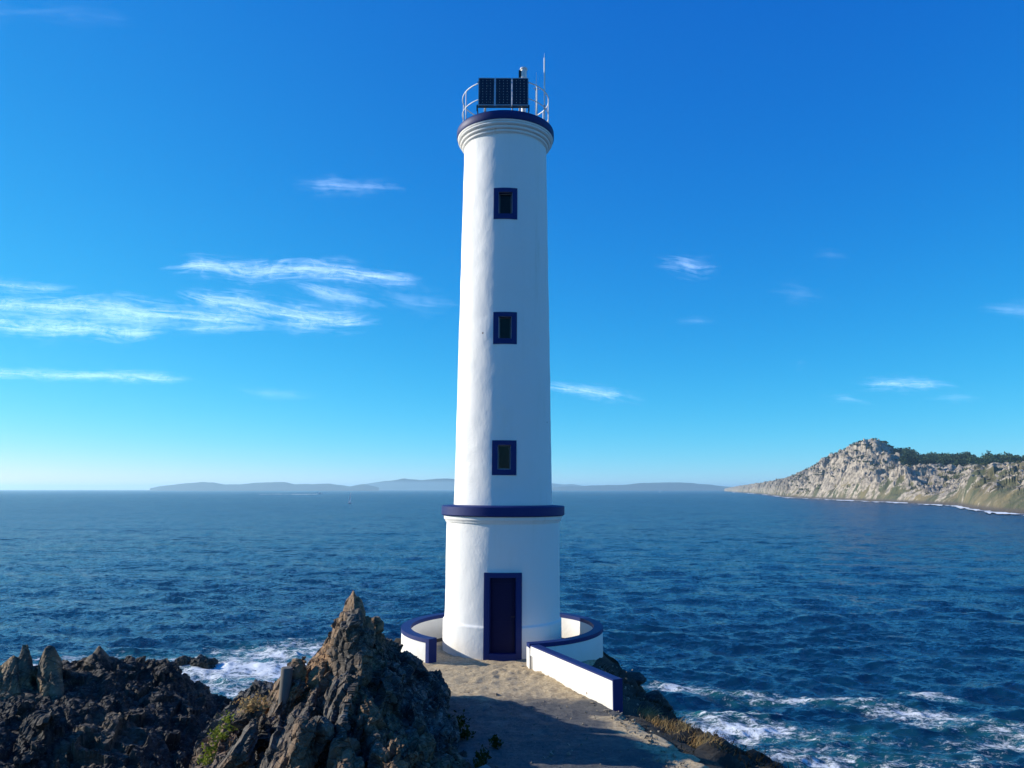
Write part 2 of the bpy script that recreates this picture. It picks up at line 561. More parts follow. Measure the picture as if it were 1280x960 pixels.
def leaf_mat(name, a, b, scale=3.0, trans=0.25):
    t = NT(name)
    c = t.mix(t.mapr(t.noise(scale, 4), 0.35, 0.65), a, b)
    d = t.n('ShaderNodeBsdfDiffuse', {'Color': c})
    tr = t.n('ShaderNodeBsdfTranslucent', {'Color': c})
    m = t.n('ShaderNodeMixShader', {0: trans, 1: d.outputs[0], 2: tr.outputs[0]})
    t.t.links.new(m.outputs[0], t.out.inputs['Surface'])
    return t.m
M_WOOD = leaf_mat('pine_foliage', (0.022, 0.042, 0.022), (0.050, 0.075, 0.035), 0.05, 0.1)
M_SCRUB = leaf_mat('scrub_leaves', (0.040, 0.055, 0.022), (0.085, 0.090, 0.036), 0.05, 0.1)
M_LIME = leaf_mat('lime_leaves', (0.11, 0.16, 0.020), (0.24, 0.27, 0.045), 9)
M_DKLEAF = leaf_mat('dark_leaves', (0.030, 0.038, 0.010), (0.060, 0.062, 0.016), 9)
M_STRAW = leaf_mat('straw', (0.27, 0.17, 0.07), (0.40, 0.30, 0.15), 5, 0.35)
M_DKGRASS = leaf_mat('dark_grass', (0.016, 0.016, 0.008), (0.042, 0.033, 0.015), 5, 0.15)
M_BARK = plain('bark', (0.06, 0.045, 0.03), 0.9)
M_BOAT = plain('boat_white', (0.80, 0.80, 0.80), 0.35)
M_SAIL = plain('sail_cloth', (0.78, 0.78, 0.76), 0.8)

# ------------------------------------------------------------------ the sea
def build_sea():
    rs = [6.0]
    while rs[-1] < 40: rs.append(rs[-1] + 1.5)
    while rs[-1] < 26000:
        r = rs[-1]
        rs.append(r + min(max(0.24, r * r / 13800 * 0.85), 0.12 * r))
    rs = np.array(rs)
    front = np.linspace(R(-40), R(40), 1150)
    rear = np.linspace(R(40), R(320), 60)[1:]
    ang = np.concatenate([front, rear])                      # last angle == first one + 360
    dr = np.gradient(rs)
    n, m = len(rs), len(ang)
    X = rs[:, None] * np.sin(ang)[None, :]
    Y = rs[:, None] * np.cos(ang)[None, :]
    Z = np.zeros((n, m))
    DX = np.zeros((n, m)); DY = np.zeros((n, m))
    near = rs < 7000
    k0 = near.sum()
    x, y = X[:k0], Y[:k0]
    rr = np.random.default_rng(5)
    for i in range(110):
        L = 0.9 * (9.0 / 0.9) ** rr.random() if i < 92 else 10.0 * (40.0 / 10.0) ** rr.random()
        th = R(200) + rr.normal(0, 0.55)                     # running in towards the shore
        kx, ky = math.sin(th) * 2 * math.pi / L, math.cos(th) * 2 * math.pi / L
        amp = 0.0098 * min(L, 9.0) ** 0.72 * (0.5 + rr.random())
        ph = rr.random() * 6.283
        fade = ((0.55 + 0.45 * sstep(2.2, 5.0, L / dr[:k0])) * sstep(2.0, 5.0, L / (0.05 + 0.0013 * rs[:k0])))[:, None]
        q = kx * x + ky * y + ph
        s, c = np.sin(q), np.cos(q)
        g = 0.75 * amp * fade
        Z[:k0] += amp * fade * c
        DX[:k0] -= g * s * math.sin(th)
        DY[:k0] -= g * s * math.cos(th)
    crest = np.clip((Z - 0.25) / 0.5, 0, 1)
    X = X + DX; Y = Y + DY
    # foam: patches where the swell breaks on the rocks
    foam = np.zeros((n, m))
    def patch(px, py, sx, sy, amp, rot=0.0):
        c = at_plane(px, py, SEA)
        ca, sa = math.cos(rot), math.sin(rot)
        u = (X - c.x) * ca + (Y - c.y) * sa
        v = -(X - c.x) * sa + (Y - c.y) * ca
        np.maximum(foam, amp * np.exp(-(u / sx) ** 2 - (v / sy) ** 2), out=foam)
    for p in (
        (300, 838, 11, 9, 1.00, 0.1), (262, 842, 8, 7, 1.0), (345, 818, 9, 7, 0.95), (385, 806, 7, 5, 0.75), (215, 830, 8, 5, 0.85),
        (150, 822, 10, 4, 0.62), (45, 835, 7, 8, 0.9), (5, 845, 5, 6, 0.8), (310, 860, 7, 6, 0.95), (420, 800, 8, 4, 0.5),
        (930, 912, 5.5, 3.2, 1.05), (900, 895, 4, 2.5, 0.95), (985, 918, 5, 3, 0.75), (1060, 925, 7, 4.5, 0.62), (1040, 950, 8, 4, 0.62),
        (910, 868, 5, 1.5, 0.80, -0.1), (985, 875, 7, 1.3, 0.80), (1080, 880, 7, 1.4, 0.62, -0.1), (1160, 893, 10, 2.0, 0.88, -0.45), (1240, 915, 8, 2.2, 0.85, -0.3),
        (1170, 870, 4, 2.0, 0.80, -0.8), (1270, 930, 7, 3, 0.7), (845, 862, 5, 2.2, 0.7), (1150, 945, 9, 4, 0.5),
    ):
        patch(*p)
    for p in ((1215, 631, 45, 14, 1.0, 0.2), (1270, 640, 40, 8, 1.0), (1235, 637, 22, 6, 1.0), (1180, 629, 60, 10, 0.8), (1120, 627, 60, 10, 0.72), (1040, 625, 90, 16, 0.7), (965, 622, 120, 30, 0.75),
              (370, 617.6, 90, 16, 0.78)):
        patch(*p)
    # wake of the motor boat
    V = np.stack([X, Y, SEA + Z], 2).reshape(-1, 3)
    me = mesh_np('sea', V, grid_quads(n, m))
    smooth(me)
    attr(me, 'foam', foam.ravel())
    attr(me, 'crest', crest.ravel())
    return tag(link('sea', me, M_SEA), 'deep blue wind-ruffled sea reaching to the horizon', kind='structure')
build_sea()

# ------------------------------------------------------------------ the promontory
YS = np.array([-12, 0, 8, 13, 16, 19, 22, 24.8, 27])
XL = np.array([-9, -9, -9.5, -9.5, -9, -6.0, -4.2, -2.0, -0.3])
XR = np.array([5, 4.2, 3.9, 3.15, 2.3, 2.15, 2.4, 1.2, -0.3])
TOWER = (-0.27, 21.9)

def ground_z(x, y):
    xl, xr = np.interp(y, YS, XL), np.interp(y, YS, XR)
    p3 = np.stack([x, y, np.zeros_like(x)], 1)
    wob = 0.35 * fbm(p3 * 0.5, 3, 31)
    dR = np.maximum(x - xr, 0)
    dL = np.maximum(xl - x, 0)
    dY = np.maximum(y - 25.2, 0)
    rT = np.hypot(x - TOWER[0], y - TOWER[1])
    d = np.maximum(np.maximum(dR, dL), dY)
    d = np.where(rT < 2.66, 0, np.where(rT < 3.4, np.minimum(d, (rT - 2.66) * 1.6), d))
    d = np.maximum(d + wob * (d > 0.4), 0)
    edge = 1.75 + 0.35 * fbm(p3 * 0.35 + 40, 2, 8)
    right = (x > 0) & (y < 24)
    edge = np.where(right, np.interp(y, [10, 13, 15, 17, 20, 23], [3.6, 3.0, 2.5, 1.7, 1.3, 0.9]) + 0.2 * fbm(p3 * 0.5 + 40, 3, 8), edge)
    fall = np.where(right, np.interp(y, [13, 15, 17, 20, 23], [0.30, 0.34, 0.46, 0.80, 1.25]), 0.52)
    z = -fall * np.minimum(d, edge) - 2.1 * np.maximum(d - edge, 0)
    z = z - 0.27 * np.maximum(0, -2.6 - x) * sstep(25, 18, y)
    z = z + 2.6 * sstep(11.2, 2.5, y)
    rough = sstep(0.0, 0.8, d) + sstep(-2.2, -4, x)
    rough = np.clip(rough, 0, 1)
    z = z + rough * (0.26 * fbm(p3 * 0.9, 4, 3) + 0.24 * ridged(p3 * 1.7, 5, 4) - 0.20)
    return np.maximum(z, SEA - 4)

def build_terrain():
    xs = np.arange(-34, 30, 0.15)
    ys = np.arange(-14, 38, 0.15)
    Y, X = np.meshgrid(ys, xs, indexing='ij')
    z = ground_z(X.ravel(), Y.ravel()) - 0.05
    V = np.stack([X.ravel(), Y.ravel(), z], 1)
    me = mesh_np('terrain', V, grid_quads(len(ys), len(xs)))
    smooth(me)
    return tag(link('terrain', me, M_HEATH), 'dark heath covered promontory under the lighthouse', kind='structure')
build_terrain()

def build_path():
    ys = np.arange(1.0, 24.7, 0.07)
    n = 90
    PL = np.interp(ys, [1, 8, 12.4, 15, 18, 19.2, 20.5, 22, 24.7], [-1.8, -1.9, -1.5, -1.9, -2.3, -2.6, -2.75, -2.8, -0.4])
    PR = np.interp(ys, [1, 8, 12.9, 14.5, 15.8, 17.5, 19.3, 20.5, 22, 24.7], [2.8, 3.3, 3.05, 2.55, 2.12, 1.33, 1.8, 2.2, 2.4, 0.1])
    wob = fbm(np.stack([ys * 1.6, ys * 0, ys * 0], 1), 4, 77) * 0.32
    PR = PR + (wob + 0.16 * fbm(np.stack([ys * 6.0, ys * 0, ys * 0], 1), 2, 78)) * (ys < 15.7)
    tt = np.linspace(0, 1, n)
    X = PL[:, None] * (1 - tt) + PR[:, None] * tt
    Y = np.repeat(ys[:, None], n, 1)
    p = np.stack([X.ravel(), Y.ravel(), np.zeros(X.size)], 1)
    z = 2.6 * sstep(11.2, 2.5, Y.ravel()) + 0.028 * fbm(p * 0.8, 4, 21) + 0.028 * fbm(p * 3.2, 4, 22) + 0.02
    z = z - 0.10 * np.repeat([np.maximum(0, np.abs(tt - 0.5) - 0.47) / 0.03], len(ys), 0).ravel()
    # gravelly hump by the door, broken edge of the paving
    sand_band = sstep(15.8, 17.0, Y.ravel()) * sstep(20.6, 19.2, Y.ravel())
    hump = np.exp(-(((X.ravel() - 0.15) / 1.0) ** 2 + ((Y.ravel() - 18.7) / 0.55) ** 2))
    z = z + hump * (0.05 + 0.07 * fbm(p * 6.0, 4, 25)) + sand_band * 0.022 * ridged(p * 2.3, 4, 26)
    sunlit_sand = sstep(15.6, 17.4, Y.ravel()) * 0.95  # bright sand colour laid over the sunlit ground before the door
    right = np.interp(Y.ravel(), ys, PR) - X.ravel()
    sunlit_sand = np.maximum(sunlit_sand, sstep(1.15, 0.15, right) * (Y.ravel() < 15.5))
    V = np.stack([X.ravel(), Y.ravel(), z], 1)
    me = mesh_np('path', V, grid_quads(len(ys), n))
    smooth(me)
    attr(me, 'sunlit_sand', sunlit_sand)
    return tag(link('path', me, M_PATH), 'grey path, painted darker where shaded and bright sandy where sunlit, leading to the lighthouse door', kind='structure')
build_path()

# ------------------------------------------------------------------ the lighthouse
C0 = (0.0, 0.0)
house = empty('lighthouse', (TOWER[0], TOWER[1], 0))
tag(house, 'tall white round lighthouse with navy bands and door', 'lighthouse')
house.rotation_euler = (0, R(0.28), 0)
D = TOWER[1]

def lathe_holes(name, prof, holes, mat, nz, na=150, disp=0.006, seed=1):
    """round wall on a grid whose lines run along the openings, which are left open"""
    zmin, zmax = prof[0][1], prof[-1][1]
    zs = list(np.linspace(zmin, zmax, nz)) + [z for _, z in prof]
    an = list(np.linspace(-math.pi, math.pi, na + 1))
    for a0, a1, z0, z1 in holes:
        zs = [z for z in zs if min(abs(z - z0), abs(z - z1)) > 0.02] + [z0, z1]
        an = [a for a in an if min(abs(a - a0), abs(a - a1)) > 0.008] + [a0, a1]
    zs = np.array(sorted(set(zs)))
    an = np.array(sorted(set(an)))
    rr = np.interp(zs, [z for _, z in prof], [r for r, _ in prof])
    A, Z = np.meshgrid(an, zs)
    RR = np.repeat(rr[:, None], len(an), 1)
    P = np.stack([RR * np.sin(A), -RR * np.cos(A), Z], 2).reshape(-1, 3)
    Pq = P.copy()
    Pq[:, 0] *= 1.0
    dd = disp * (fbm(Pq * np.array([1.6, 1.6, 1.1]), 3, seed)).reshape(RR.shape)
    dd[:, -1] = dd[:, 0]
    RR = RR + dd
    V = np.stack([RR * np.sin(A), -RR * np.cos(A), Z], 2).reshape(-1, 3)
    q = grid_quads(len(zs), len(an))
    zc = (zs[:-1] + zs[1:]) / 2
    ac = (an[:-1] + an[1:]) / 2
    keep = np.ones((len(zc), len(ac)), bool)
    for a0, a1, z0, z1 in holes:
        keep &= ~(((ac > a0) & (ac < a1))[None, :] & ((zc > z0) & (zc < z1))[:, None])
    me = mesh_np(name, V, q[keep.ravel()])
    smooth(me)
    return link(name, me, mat, house)

RB = 1.585                                   # lower body
z_belt0, z_belt1 = zat(646.5, D - 1.7), zat(633.5, D - 1.7)
RS0, RS1 = 1.378, 1.222
z_top = zat(165, D - 1.23)
# door opening
dz0, dz1 = 0.14, zat(722, D - RB)
da0, da1 = (614.5 - 629.0) / F * 20.6 / RB, (646 - 629.0) / F * 20.6 / RB
lathe_holes('base_wall', [(RB + 0.05, -0.6), (RB + 0.045, 0.80), (RB + 0.01, 0.83), (RB, 1.2), (RB - 0.01, z_belt0)], [(da0, da1, dz0, dz1)], M_WHITE, 90, 170, 0.010, 3)
# window openings
wins = []
for (x0, x1, y0, y1) in ((619, 648.5, 234, 273), (618.5, 648, 390, 430), (617, 647.5, 550.5, 594)):
    zc0, zc1 = zat(y1, D - 1.3), zat(y0, D - 1.3)
    rz = np.interp((zc0 + zc1) / 2, [z_belt1, z_top], [RS0, RS1])
    dep = (D - rz) * math.cos(PITCH) + ((zc0 + zc1) / 2 - H) * math.sin(PITCH)
    cx = 629.0 + 4.0 * (zc0 + zc1) / 28.0
    half = (x1 - x0) / 2 / F * dep / rz
    mid = ((x0 + x1) / 2 - cx) / F * dep / rz
    wins.append((mid - half, mid + half, zc0, zc1, rz))
holes = [(a0 + 0.115, a1 - 0.115, z0 + 0.16, z1 - 0.13) for a0, a1, z0, z1, rz in wins]
lathe_holes('shaft_wall', [(RS0, z_belt1 - 0.02), (RS1, z_top)], holes, M_WHITE, 230, 170, 0.014, 9)

def ring_frame(bm, c, r0, r1, oa0, oa1, oz0, oz1, ia0, ia1, iz0, iz1):
    add_arc_block(bm, c, r0, r1, oa0, ia0, oz0, oz1, 6)
    add_arc_block(bm, c, r0, r1, ia1, oa1, oz0, oz1, 6)
    add_arc_block(bm, c, r0, r1, ia0, ia1, oz0, iz0, 10)
    add_arc_block(bm, c, r0, r1, ia0, ia1, iz1, oz1, 10)

for k, ((a0, a1, z0, z1, rz), hl) in enumerate(zip(wins, holes)):
    bm = bmesh.new()
    ring_frame(bm, C0, rz - 0.24, rz + 0.022, a0, a1, z0, z1, hl[0] - 0.004, hl[1] + 0.004, hl[2] - 0.004, hl[3] + 0.004)
    wobj = obj('window', bm, M_NAVY, house)
    am = (hl[0] + hl[1]) / 2
    ha = (hl[1] - hl[0]) / 2
    bm = bmesh.new()
    s0, s1 = 0.018 / rz, 0.022
    ring_frame(bm, C0, rz - 0.17, rz - 0.13, hl[0] - 0.003, hl[1] + 0.003, hl[2] - 0.003, hl[3] + 0.003, hl[0] + s0, hl[1] - s0, hl[2] + s1, hl[3] - s1)
    obj('sash', bm, M_SASH, wobj)
    bm = bmesh.new()
    add_arc_block(bm, C0, rz - 0.16, rz - 0.145, hl[0] + s0 - 0.002, hl[1] - s0 + 0.002, hl[2] + s1 - 0.003, hl[3] - s1 + 0.003, 8)
    obj('pane', bm, M_GLASS, wobj)

# door frame, door, threshold
bm = bmesh.new()
fa0, fa1 = (608 - 629.0) / F * 20.6 / RB, (652.5 - 629.0) / F * 20.6 / RB
fz1 = zat(716, D - RB)
add_arc_block(bm, C0, RB - 0.22, RB + 0.075, fa0, da0 + 0.004, -0.1, fz1, 8)
add_arc_block(bm, C0, RB - 0.22, RB + 0.075, da1 - 0.004, fa1, -0.1, fz1, 8)
add_arc_block(bm, C0, RB - 0.22, RB + 0.075, da0 + 0.004, da1 - 0.004, dz1 - 0.004, fz1, 12)
obj('door_frame', bm, M_NAVY, house)
bm = bmesh.new()
add_arc_block(bm, C0, RB - 0.25, RB + 0.11, da0 + 0.006, da1 - 0.006, -0.12, 0.175, 12)
obj('threshold', bm, M_NAVY, house)
bm = bmesh.new()
add_arc_block(bm, C0, RB - 0.10, RB - 0.05, da0 + 0.004, da1 - 0.004, 0.16, dz1 - 0.004, 12)
door = obj('door', bm, M_DOOR, house)
dm = (da0 + da1) / 2
dh = (da1 - da0) / 2
for lo, hi in ((0.32, 0.95), (1.12, dz1 - 0.16)):
    for s in (-1, 1):
        bm = bmesh.new()
        c0 = dm + s * dh * 0.10
        c1 = dm + s * dh * 0.82
        add_arc_block(bm, C0, RB - 0.06, RB - 0.042, min(c0, c1), max(c0, c1), lo, hi, 4)
        obj('panel', bm, M_DOOR, door)
bm = bmesh.new()
add_tube(bm, [polar(C0, RB - 0.05, dm + dh * 0.90, 1.08), polar(C0, RB + 0.01, dm + dh * 0.90, 1.08), polar(C0, RB + 0.01, dm + dh * 0.66, 1.08)], 0.012)
obj('handle', bm, M_BLACK, door)

# belt course
bm = bmesh.new()
add_lathe(bm, C0, [(RB - 0.05, z_belt0 + 0.002), (1.70, z_belt0 + 0.002), (1.725, z_belt0 + 0.03), (1.725, z_belt1 - 0.02), (1.70, z_belt1), (RS0 - 0.05, z_belt1 + 0.03)], 128)
obj('belt_course', bm, M_NAVY, house, shade=True, angle=35)
bm = bmesh.new()
add_lathe(bm, C0, [(RB - 0.04, z_belt0 - 0.19), (RB + 0.02, z_belt0 - 0.17), (RB + 0.03, z_belt0 - 0.13), (RB + 0.065, z_belt0 - 0.09), (RB + 0.07, z_belt0 - 0.004), (RB - 0.04, z_belt0 - 0.004)], 128)
obj('belt_moulding', bm, M_WHITE, house, shade=True, angle=35)

# cornice under the gallery
z_r0, z_r1 = zat(147.5, D - 1.45), zat(136.5, D - 1.45)
zc = z_top - 0.05
prof = [(RS1 - 0.04, zc), (RS1 + 0.012, zc + 0.02)]
hh = z_r0 - zc
for (dr_, f0, f1_) in ((0.055, 0.10, 0.36), (0.115, 0.36, 0.62), (0.175, 0.62, 0.86)):
    prof += [(RS1 + dr_ - 0.045, zc + hh * f0), (RS1 + dr_, zc + hh * (f0 + 0.05)), (RS1 + dr_ + 0.012, zc + hh * (f0 + f1_) / 2), (RS1 + dr_, zc + hh * (f1_ - 0.05)), (RS1 + dr_ - 0.01, zc + hh * f1_)]
prof += [(RS1 + 0.19, zc + hh * 0.88), (RS1 + 0.205, z_r0 - 0.003), (RS1 - 0.05, z_r0 - 0.003)]
bm = bmesh.new()
add_lathe(bm, C0, prof, 128)
obj('cornice', bm, M_WHITE, house, shade=True, angle=50)
bm = bmesh.new()
add_lathe(bm, C0, [(RS1 - 0.1, z_r0), (1.435, z_r0), (1.455, z_r0 + 0.03), (1.455, z_r1 - 0.06), (1.44, z_r1 - 0.02), (1.41, z_r1), (1.25, z_r1)], 128)
obj('gallery_rim', bm, M_NAVY, house, shade=True, angle=40)
bm = bmesh.new()
add_lathe(bm, C0, [(0.0001, z_r1 - 0.06), (1.26, z_r1 - 0.02), (1.26, z_r1 - 0.2)], 64)
obj('gallery_floor', bm, M_GFLOOR, house)
ZG = z_r1 - 0.02

# railing
RR_ = 1.30
def ring_pts(r, z, a0=-math.pi, a1=math.pi, n=72):
    return [polar(C0, r, a0 + (a1 - a0) * i / n, z) for i in range(n)]
bm = bmesh.new()
add_tube(bm, ring_pts(RR_, ZG + 1.02), 0.018, 8, True)
rail = obj('railing', bm, M_RAIL, house, shade=True)
bm = bmesh.new()
add_tube(bm, ring_pts(RR_, ZG + 0.52), 0.014, 8, True)
obj('lower_rail', bm, M_RAIL, rail, shade=True)
for i in range(10):
    a = R(-63 + 36 * i)
    bm = bmesh.new()
    add_tube(bm, [polar(C0, RR_, a, ZG - 0.04), polar(C0, RR_, a, ZG + 1.02)], 0.016, 8)
    obj('post', bm, M_RAIL, rail, shade=True)

# solar panels on a stand behind the front rail
pd = D - 1.42
zb, zt_ = zat(131.5, pd), zat(96.5, pd)
depth_p = pd * math.cos(PITCH) + ((zb + zt_) / 2 - H) * math.sin(PITCH)
pw = 20.0 / F * depth_p
gap = 21.4 / F * depth_p
ph = (zt_ - zb) / math.cos(R(4)) 
for k in range(3):
    cxp = (609.5 + 21.1 * k - 632.8) / F * depth_p
    piv = Matrix.Translation((cxp, -1.42, zb)) @ Matrix.Rotation(R(-4), 4, 'X')
    bm = bmesh.new()
    add_box(bm, -pw / 2, pw / 2, -0.004, 0.004, 0, ph)
    p_ = obj('solar_panel', bm, M_CELL, house)
    p_.matrix_local = piv
    bm = bmesh.new()
    w = 0.022
    for (x0, x1, z0, z1) in ((-pw / 2 - w * 0.4, -pw / 2 + w * 0.6, 0, ph), (pw / 2 - w * 0.6, pw / 2 + w * 0.4, 0, ph), (-pw / 2 + w * 0.6, pw / 2 - w * 0.6, -w * 0.4, w * 0.6), (-pw / 2 + w * 0.6, pw / 2 - w * 0.6, ph - w * 0.6, ph + w * 0.4)):
        add_box(bm, x0, x1, -0.012, 0.035, z0, z1)
    obj('panel_frame', bm, M_GREY, p_)
bm = bmesh.new()
xl, xr = (598.0 - 632.8) / F * depth_p, (662.5 - 632.8) / F * depth_p
for xx in (xl, xr):
    add_box(bm, xx - 0.02, xx + 0.02, -1.405, -1.365, ZG - 0.0, zb + 0.02)
    add_box(bm, xx - 0.015, xx + 0.015, -1.365, -0.6, zb - 0.03, zb)
    add_tube(bm, [(xx, -1.33, zb), (xx, -0.65, ZG)], 0.015, 6)
add_box(bm, xl + 0.02, xr - 0.02, -1.40, -1.36, zb - 0.055, zb - 0.02)
add_box(bm, xl, xr, -1.36, -1.33, zt_ - 0.14, zt_ - 0.10)
obj('panel_stand', bm, M_BLACK, house)
for xx in ((608 - 632.8) / F * depth_p, (651 - 632.8) / F * depth_p):
    bm = bmesh.new()
    add_tube(bm, [(xx, -1.15, ZG - 0.02), (xx, -1.22, zt_ - 0.2)], 0.022, 8)
    obj('stand_leg', bm, M_RAIL, house, shade=True)

# lantern beacon
ld = D - 0.35
lx = (655.5 - 632.8) / F * (ld + 1.2)
zl0, zl1 = zat(100, ld), zat(84.5, ld)
lan = [(0.0001, ZG), (0.055, ZG), (0.055, zl0 - 0.1)]
bm = bmesh.new()
add_lathe(bm, (lx, -0.35), [(0.07, ZG - 0.03), (0.07, zl0)], 20, True)
lant = obj('lantern', bm, M_RAIL, house, shade=True, angle=40)
bm = bmesh.new()
add_lathe(bm, (lx, -0.35), [(0.09, zl0), (0.115, zl0 + 0.02), (0.115, zl0 + 0.06), (0.095, zl0 + 0.08), (0.095, zl1 - 0.09), (0.115, zl1 - 0.08), (0.11, zl1 - 0.03), (0.06, zl1)], 24, True)
obj('beacon', bm, M_STEEL, lant, shade=True, angle=40)
bm = bmesh.new()
add_box(bm, lx - 0.15, lx - 0.085, -0.42, -0.30, zl0 - 0.02, zl1 - 0.12)
obj('beacon_housing', bm, M_BLACK, lant)

# aerials
def aerial(px, ptop, pmid, yy, r_low, r_high, cross):
    dd_ = D + yy
    dpx = dd_ * math.cos(PITCH) + 10.8 * math.sin(PITCH)
    x = (px - 632.8) / F * dpx
    zm, ztp = zat(pmid, dd_), zat(ptop, dd_)
    bm = bmesh.new()
    add_tube(bm, [(x, yy, ZG - 0.03), (x, yy, zm)], r_low, 10)
    a = obj('antenna', bm, M_RAIL, house, shade=True, angle=40)
    bm = bmesh.new()
    add_tube(bm, [(x, yy, zm), (x, yy, ztp)], r_high, 8, r_end=r_high * 0.5)
    obj('whip', bm, M_RAIL, a, shade=True)
    bm = bmesh.new()
    if cross:
        add_tube(bm, [(x - 0.08, yy - 0.02, zm + 0.02), (x + 0.10, yy - 0.02, zm - 0.03)], 0.012, 6)
        add_tube(bm, [(x - 0.03, yy, zm - 0.04), (x + 0.03, yy, zm - 0.04)], 0.03, 8)
    else:
        add_box(bm, x - 0.03, x + 0.03, yy - 0.04, yy + 0.03, ZG + 0.55, ZG + 0.66)
    obj('bracket', bm, M_GREY, a)
aerial(671.3, 90, 111, -0.35, 0.026, 0.010, True)
aerial(681.8, 66, 72, -0.45, 0.022, 0.007, False)

# ------------------------------------------------------------------ parapet round the terrace
par = empty('parapet_wall', (TOWER[0], TOWER[1], 0))
tag(par, 'low curved white parapet with navy coping around the lighthouse foot', 'parapet')
PR0, PR1 = 2.50, 2.75
PA0, PA1 = R(14.5), R(360 - 40.5)
ZT = 0.62
bm = bmesh.new()
add_arc_block(bm, C0, PR0, PR1, PA0, PA1 - R(2.6), -1.4, ZT - 0.1, 120)
obj('curved_wall', bm, M_WHITE, par, shade=True, angle=40)
bm = bmesh.new()
add_arc_block(bm, C0, PR0 + 0.004, PR1 + 0.012, PA0, PA1 - R(2.6), ZT - 0.1, ZT, 120)
obj('coping', bm, M_NAVY, par, shade=True, angle=40)
bm = bmesh.new()
add_arc_block(bm, C0, PR0 - 0.006, PR1 + 0.014, PA1 - R(2.6), PA1, -0.4, ZT + 0.002, 6)
obj('end_post', bm, M_NAVY, par)
# straight wall running out along the path
s0 = Vector((0.44 - TOWER[0], 19.24 - TOWER[1], 0))
s1 = Vector((1.99 - TOWER[0], 15.80 - TOWER[1], 0))
dv = (s1 - s0).normalized()
nv = Vector((-dv.y, dv.x, 0))
if nv.x < 0: nv = -nv
def wall_block(bm, t0, t1, w0, w1, z0, z1):
    L = (s1 - s0).length
    v = []
    for z in (z0, z1):
        for tt_ in (t0, t1):
            for w in (w0, w1):
                p = s0 + dv * tt_ + nv * w
                v.append(bm.verts.new((p.x, p.y, z)))
    for f in ((0, 1, 3, 2), (4, 6, 7, 5), (0, 4, 5, 1), (2, 3, 7, 6), (0, 2, 6, 4), (1, 5, 7, 3)):
        bm.faces.new([v[k] for k in f])
LW = (s1 - s0).length
bm = bmesh.new()
wall_block(bm, 0, LW - 0.02, 0, 0.2, -0.9, 0.565)
obj('straight_wall', bm, M_WHITE, par)
bm = bmesh.new()
wall_block(bm, -0.01, LW - 0.02, 0.004, 0.205, 0.565, 0.60)
obj('coping', bm, M_NAVY, par)
bm = bmesh.new()
wall_block(bm, LW - 0.02, LW + 0.012, -0.005, 0.21, -0.7, 0.603)
obj('end_post', bm, M_NAVY, par)
bm = bmesh.new()
p = s0 + dv * 0.09 - nv * 0.025
add_tube(bm, [(p.x, p.y, -0.02), (p.x, p.y, 0.36)], 0.014, 8)
obj('conduit', bm, M_CONC, par)

# ------------------------------------------------------------------ near rocks
def hull_arrays(pts):
    bm = bmesh.new()
    vs_ = [bm.verts.new(p) for p in pts]
    res = bmesh.ops.convex_hull(bm, input=vs_)
    junk = [g for g in res['geom_interior'] if isinstance(g, bmesh.types.BMVert)]
    junk += [v for v in bm.verts if not v.link_faces and v not in junk]
    bmesh.ops.delete(bm, geom=list(set(junk)), context='VERTS')
    bmesh.ops.recalc_face_normals(bm, faces=bm.faces[:])
    bm.verts.index_update()
    V = [v.co.copy() for v in bm.verts]
    Fs = [[v.index for v in f.verts] for f in bm.faces]
    bm.free()
    return V, Fs

def frame(up, face):
    """joint directions of a rock: long axis up the dip, thin axis out of the slab face"""
    e1 = Vector(up).normalized()
    e3 = Vector(face)
    e3 = (e3 - e1 * e3.dot(e1)).normalized()
    return e1, e3.cross(e1), e3

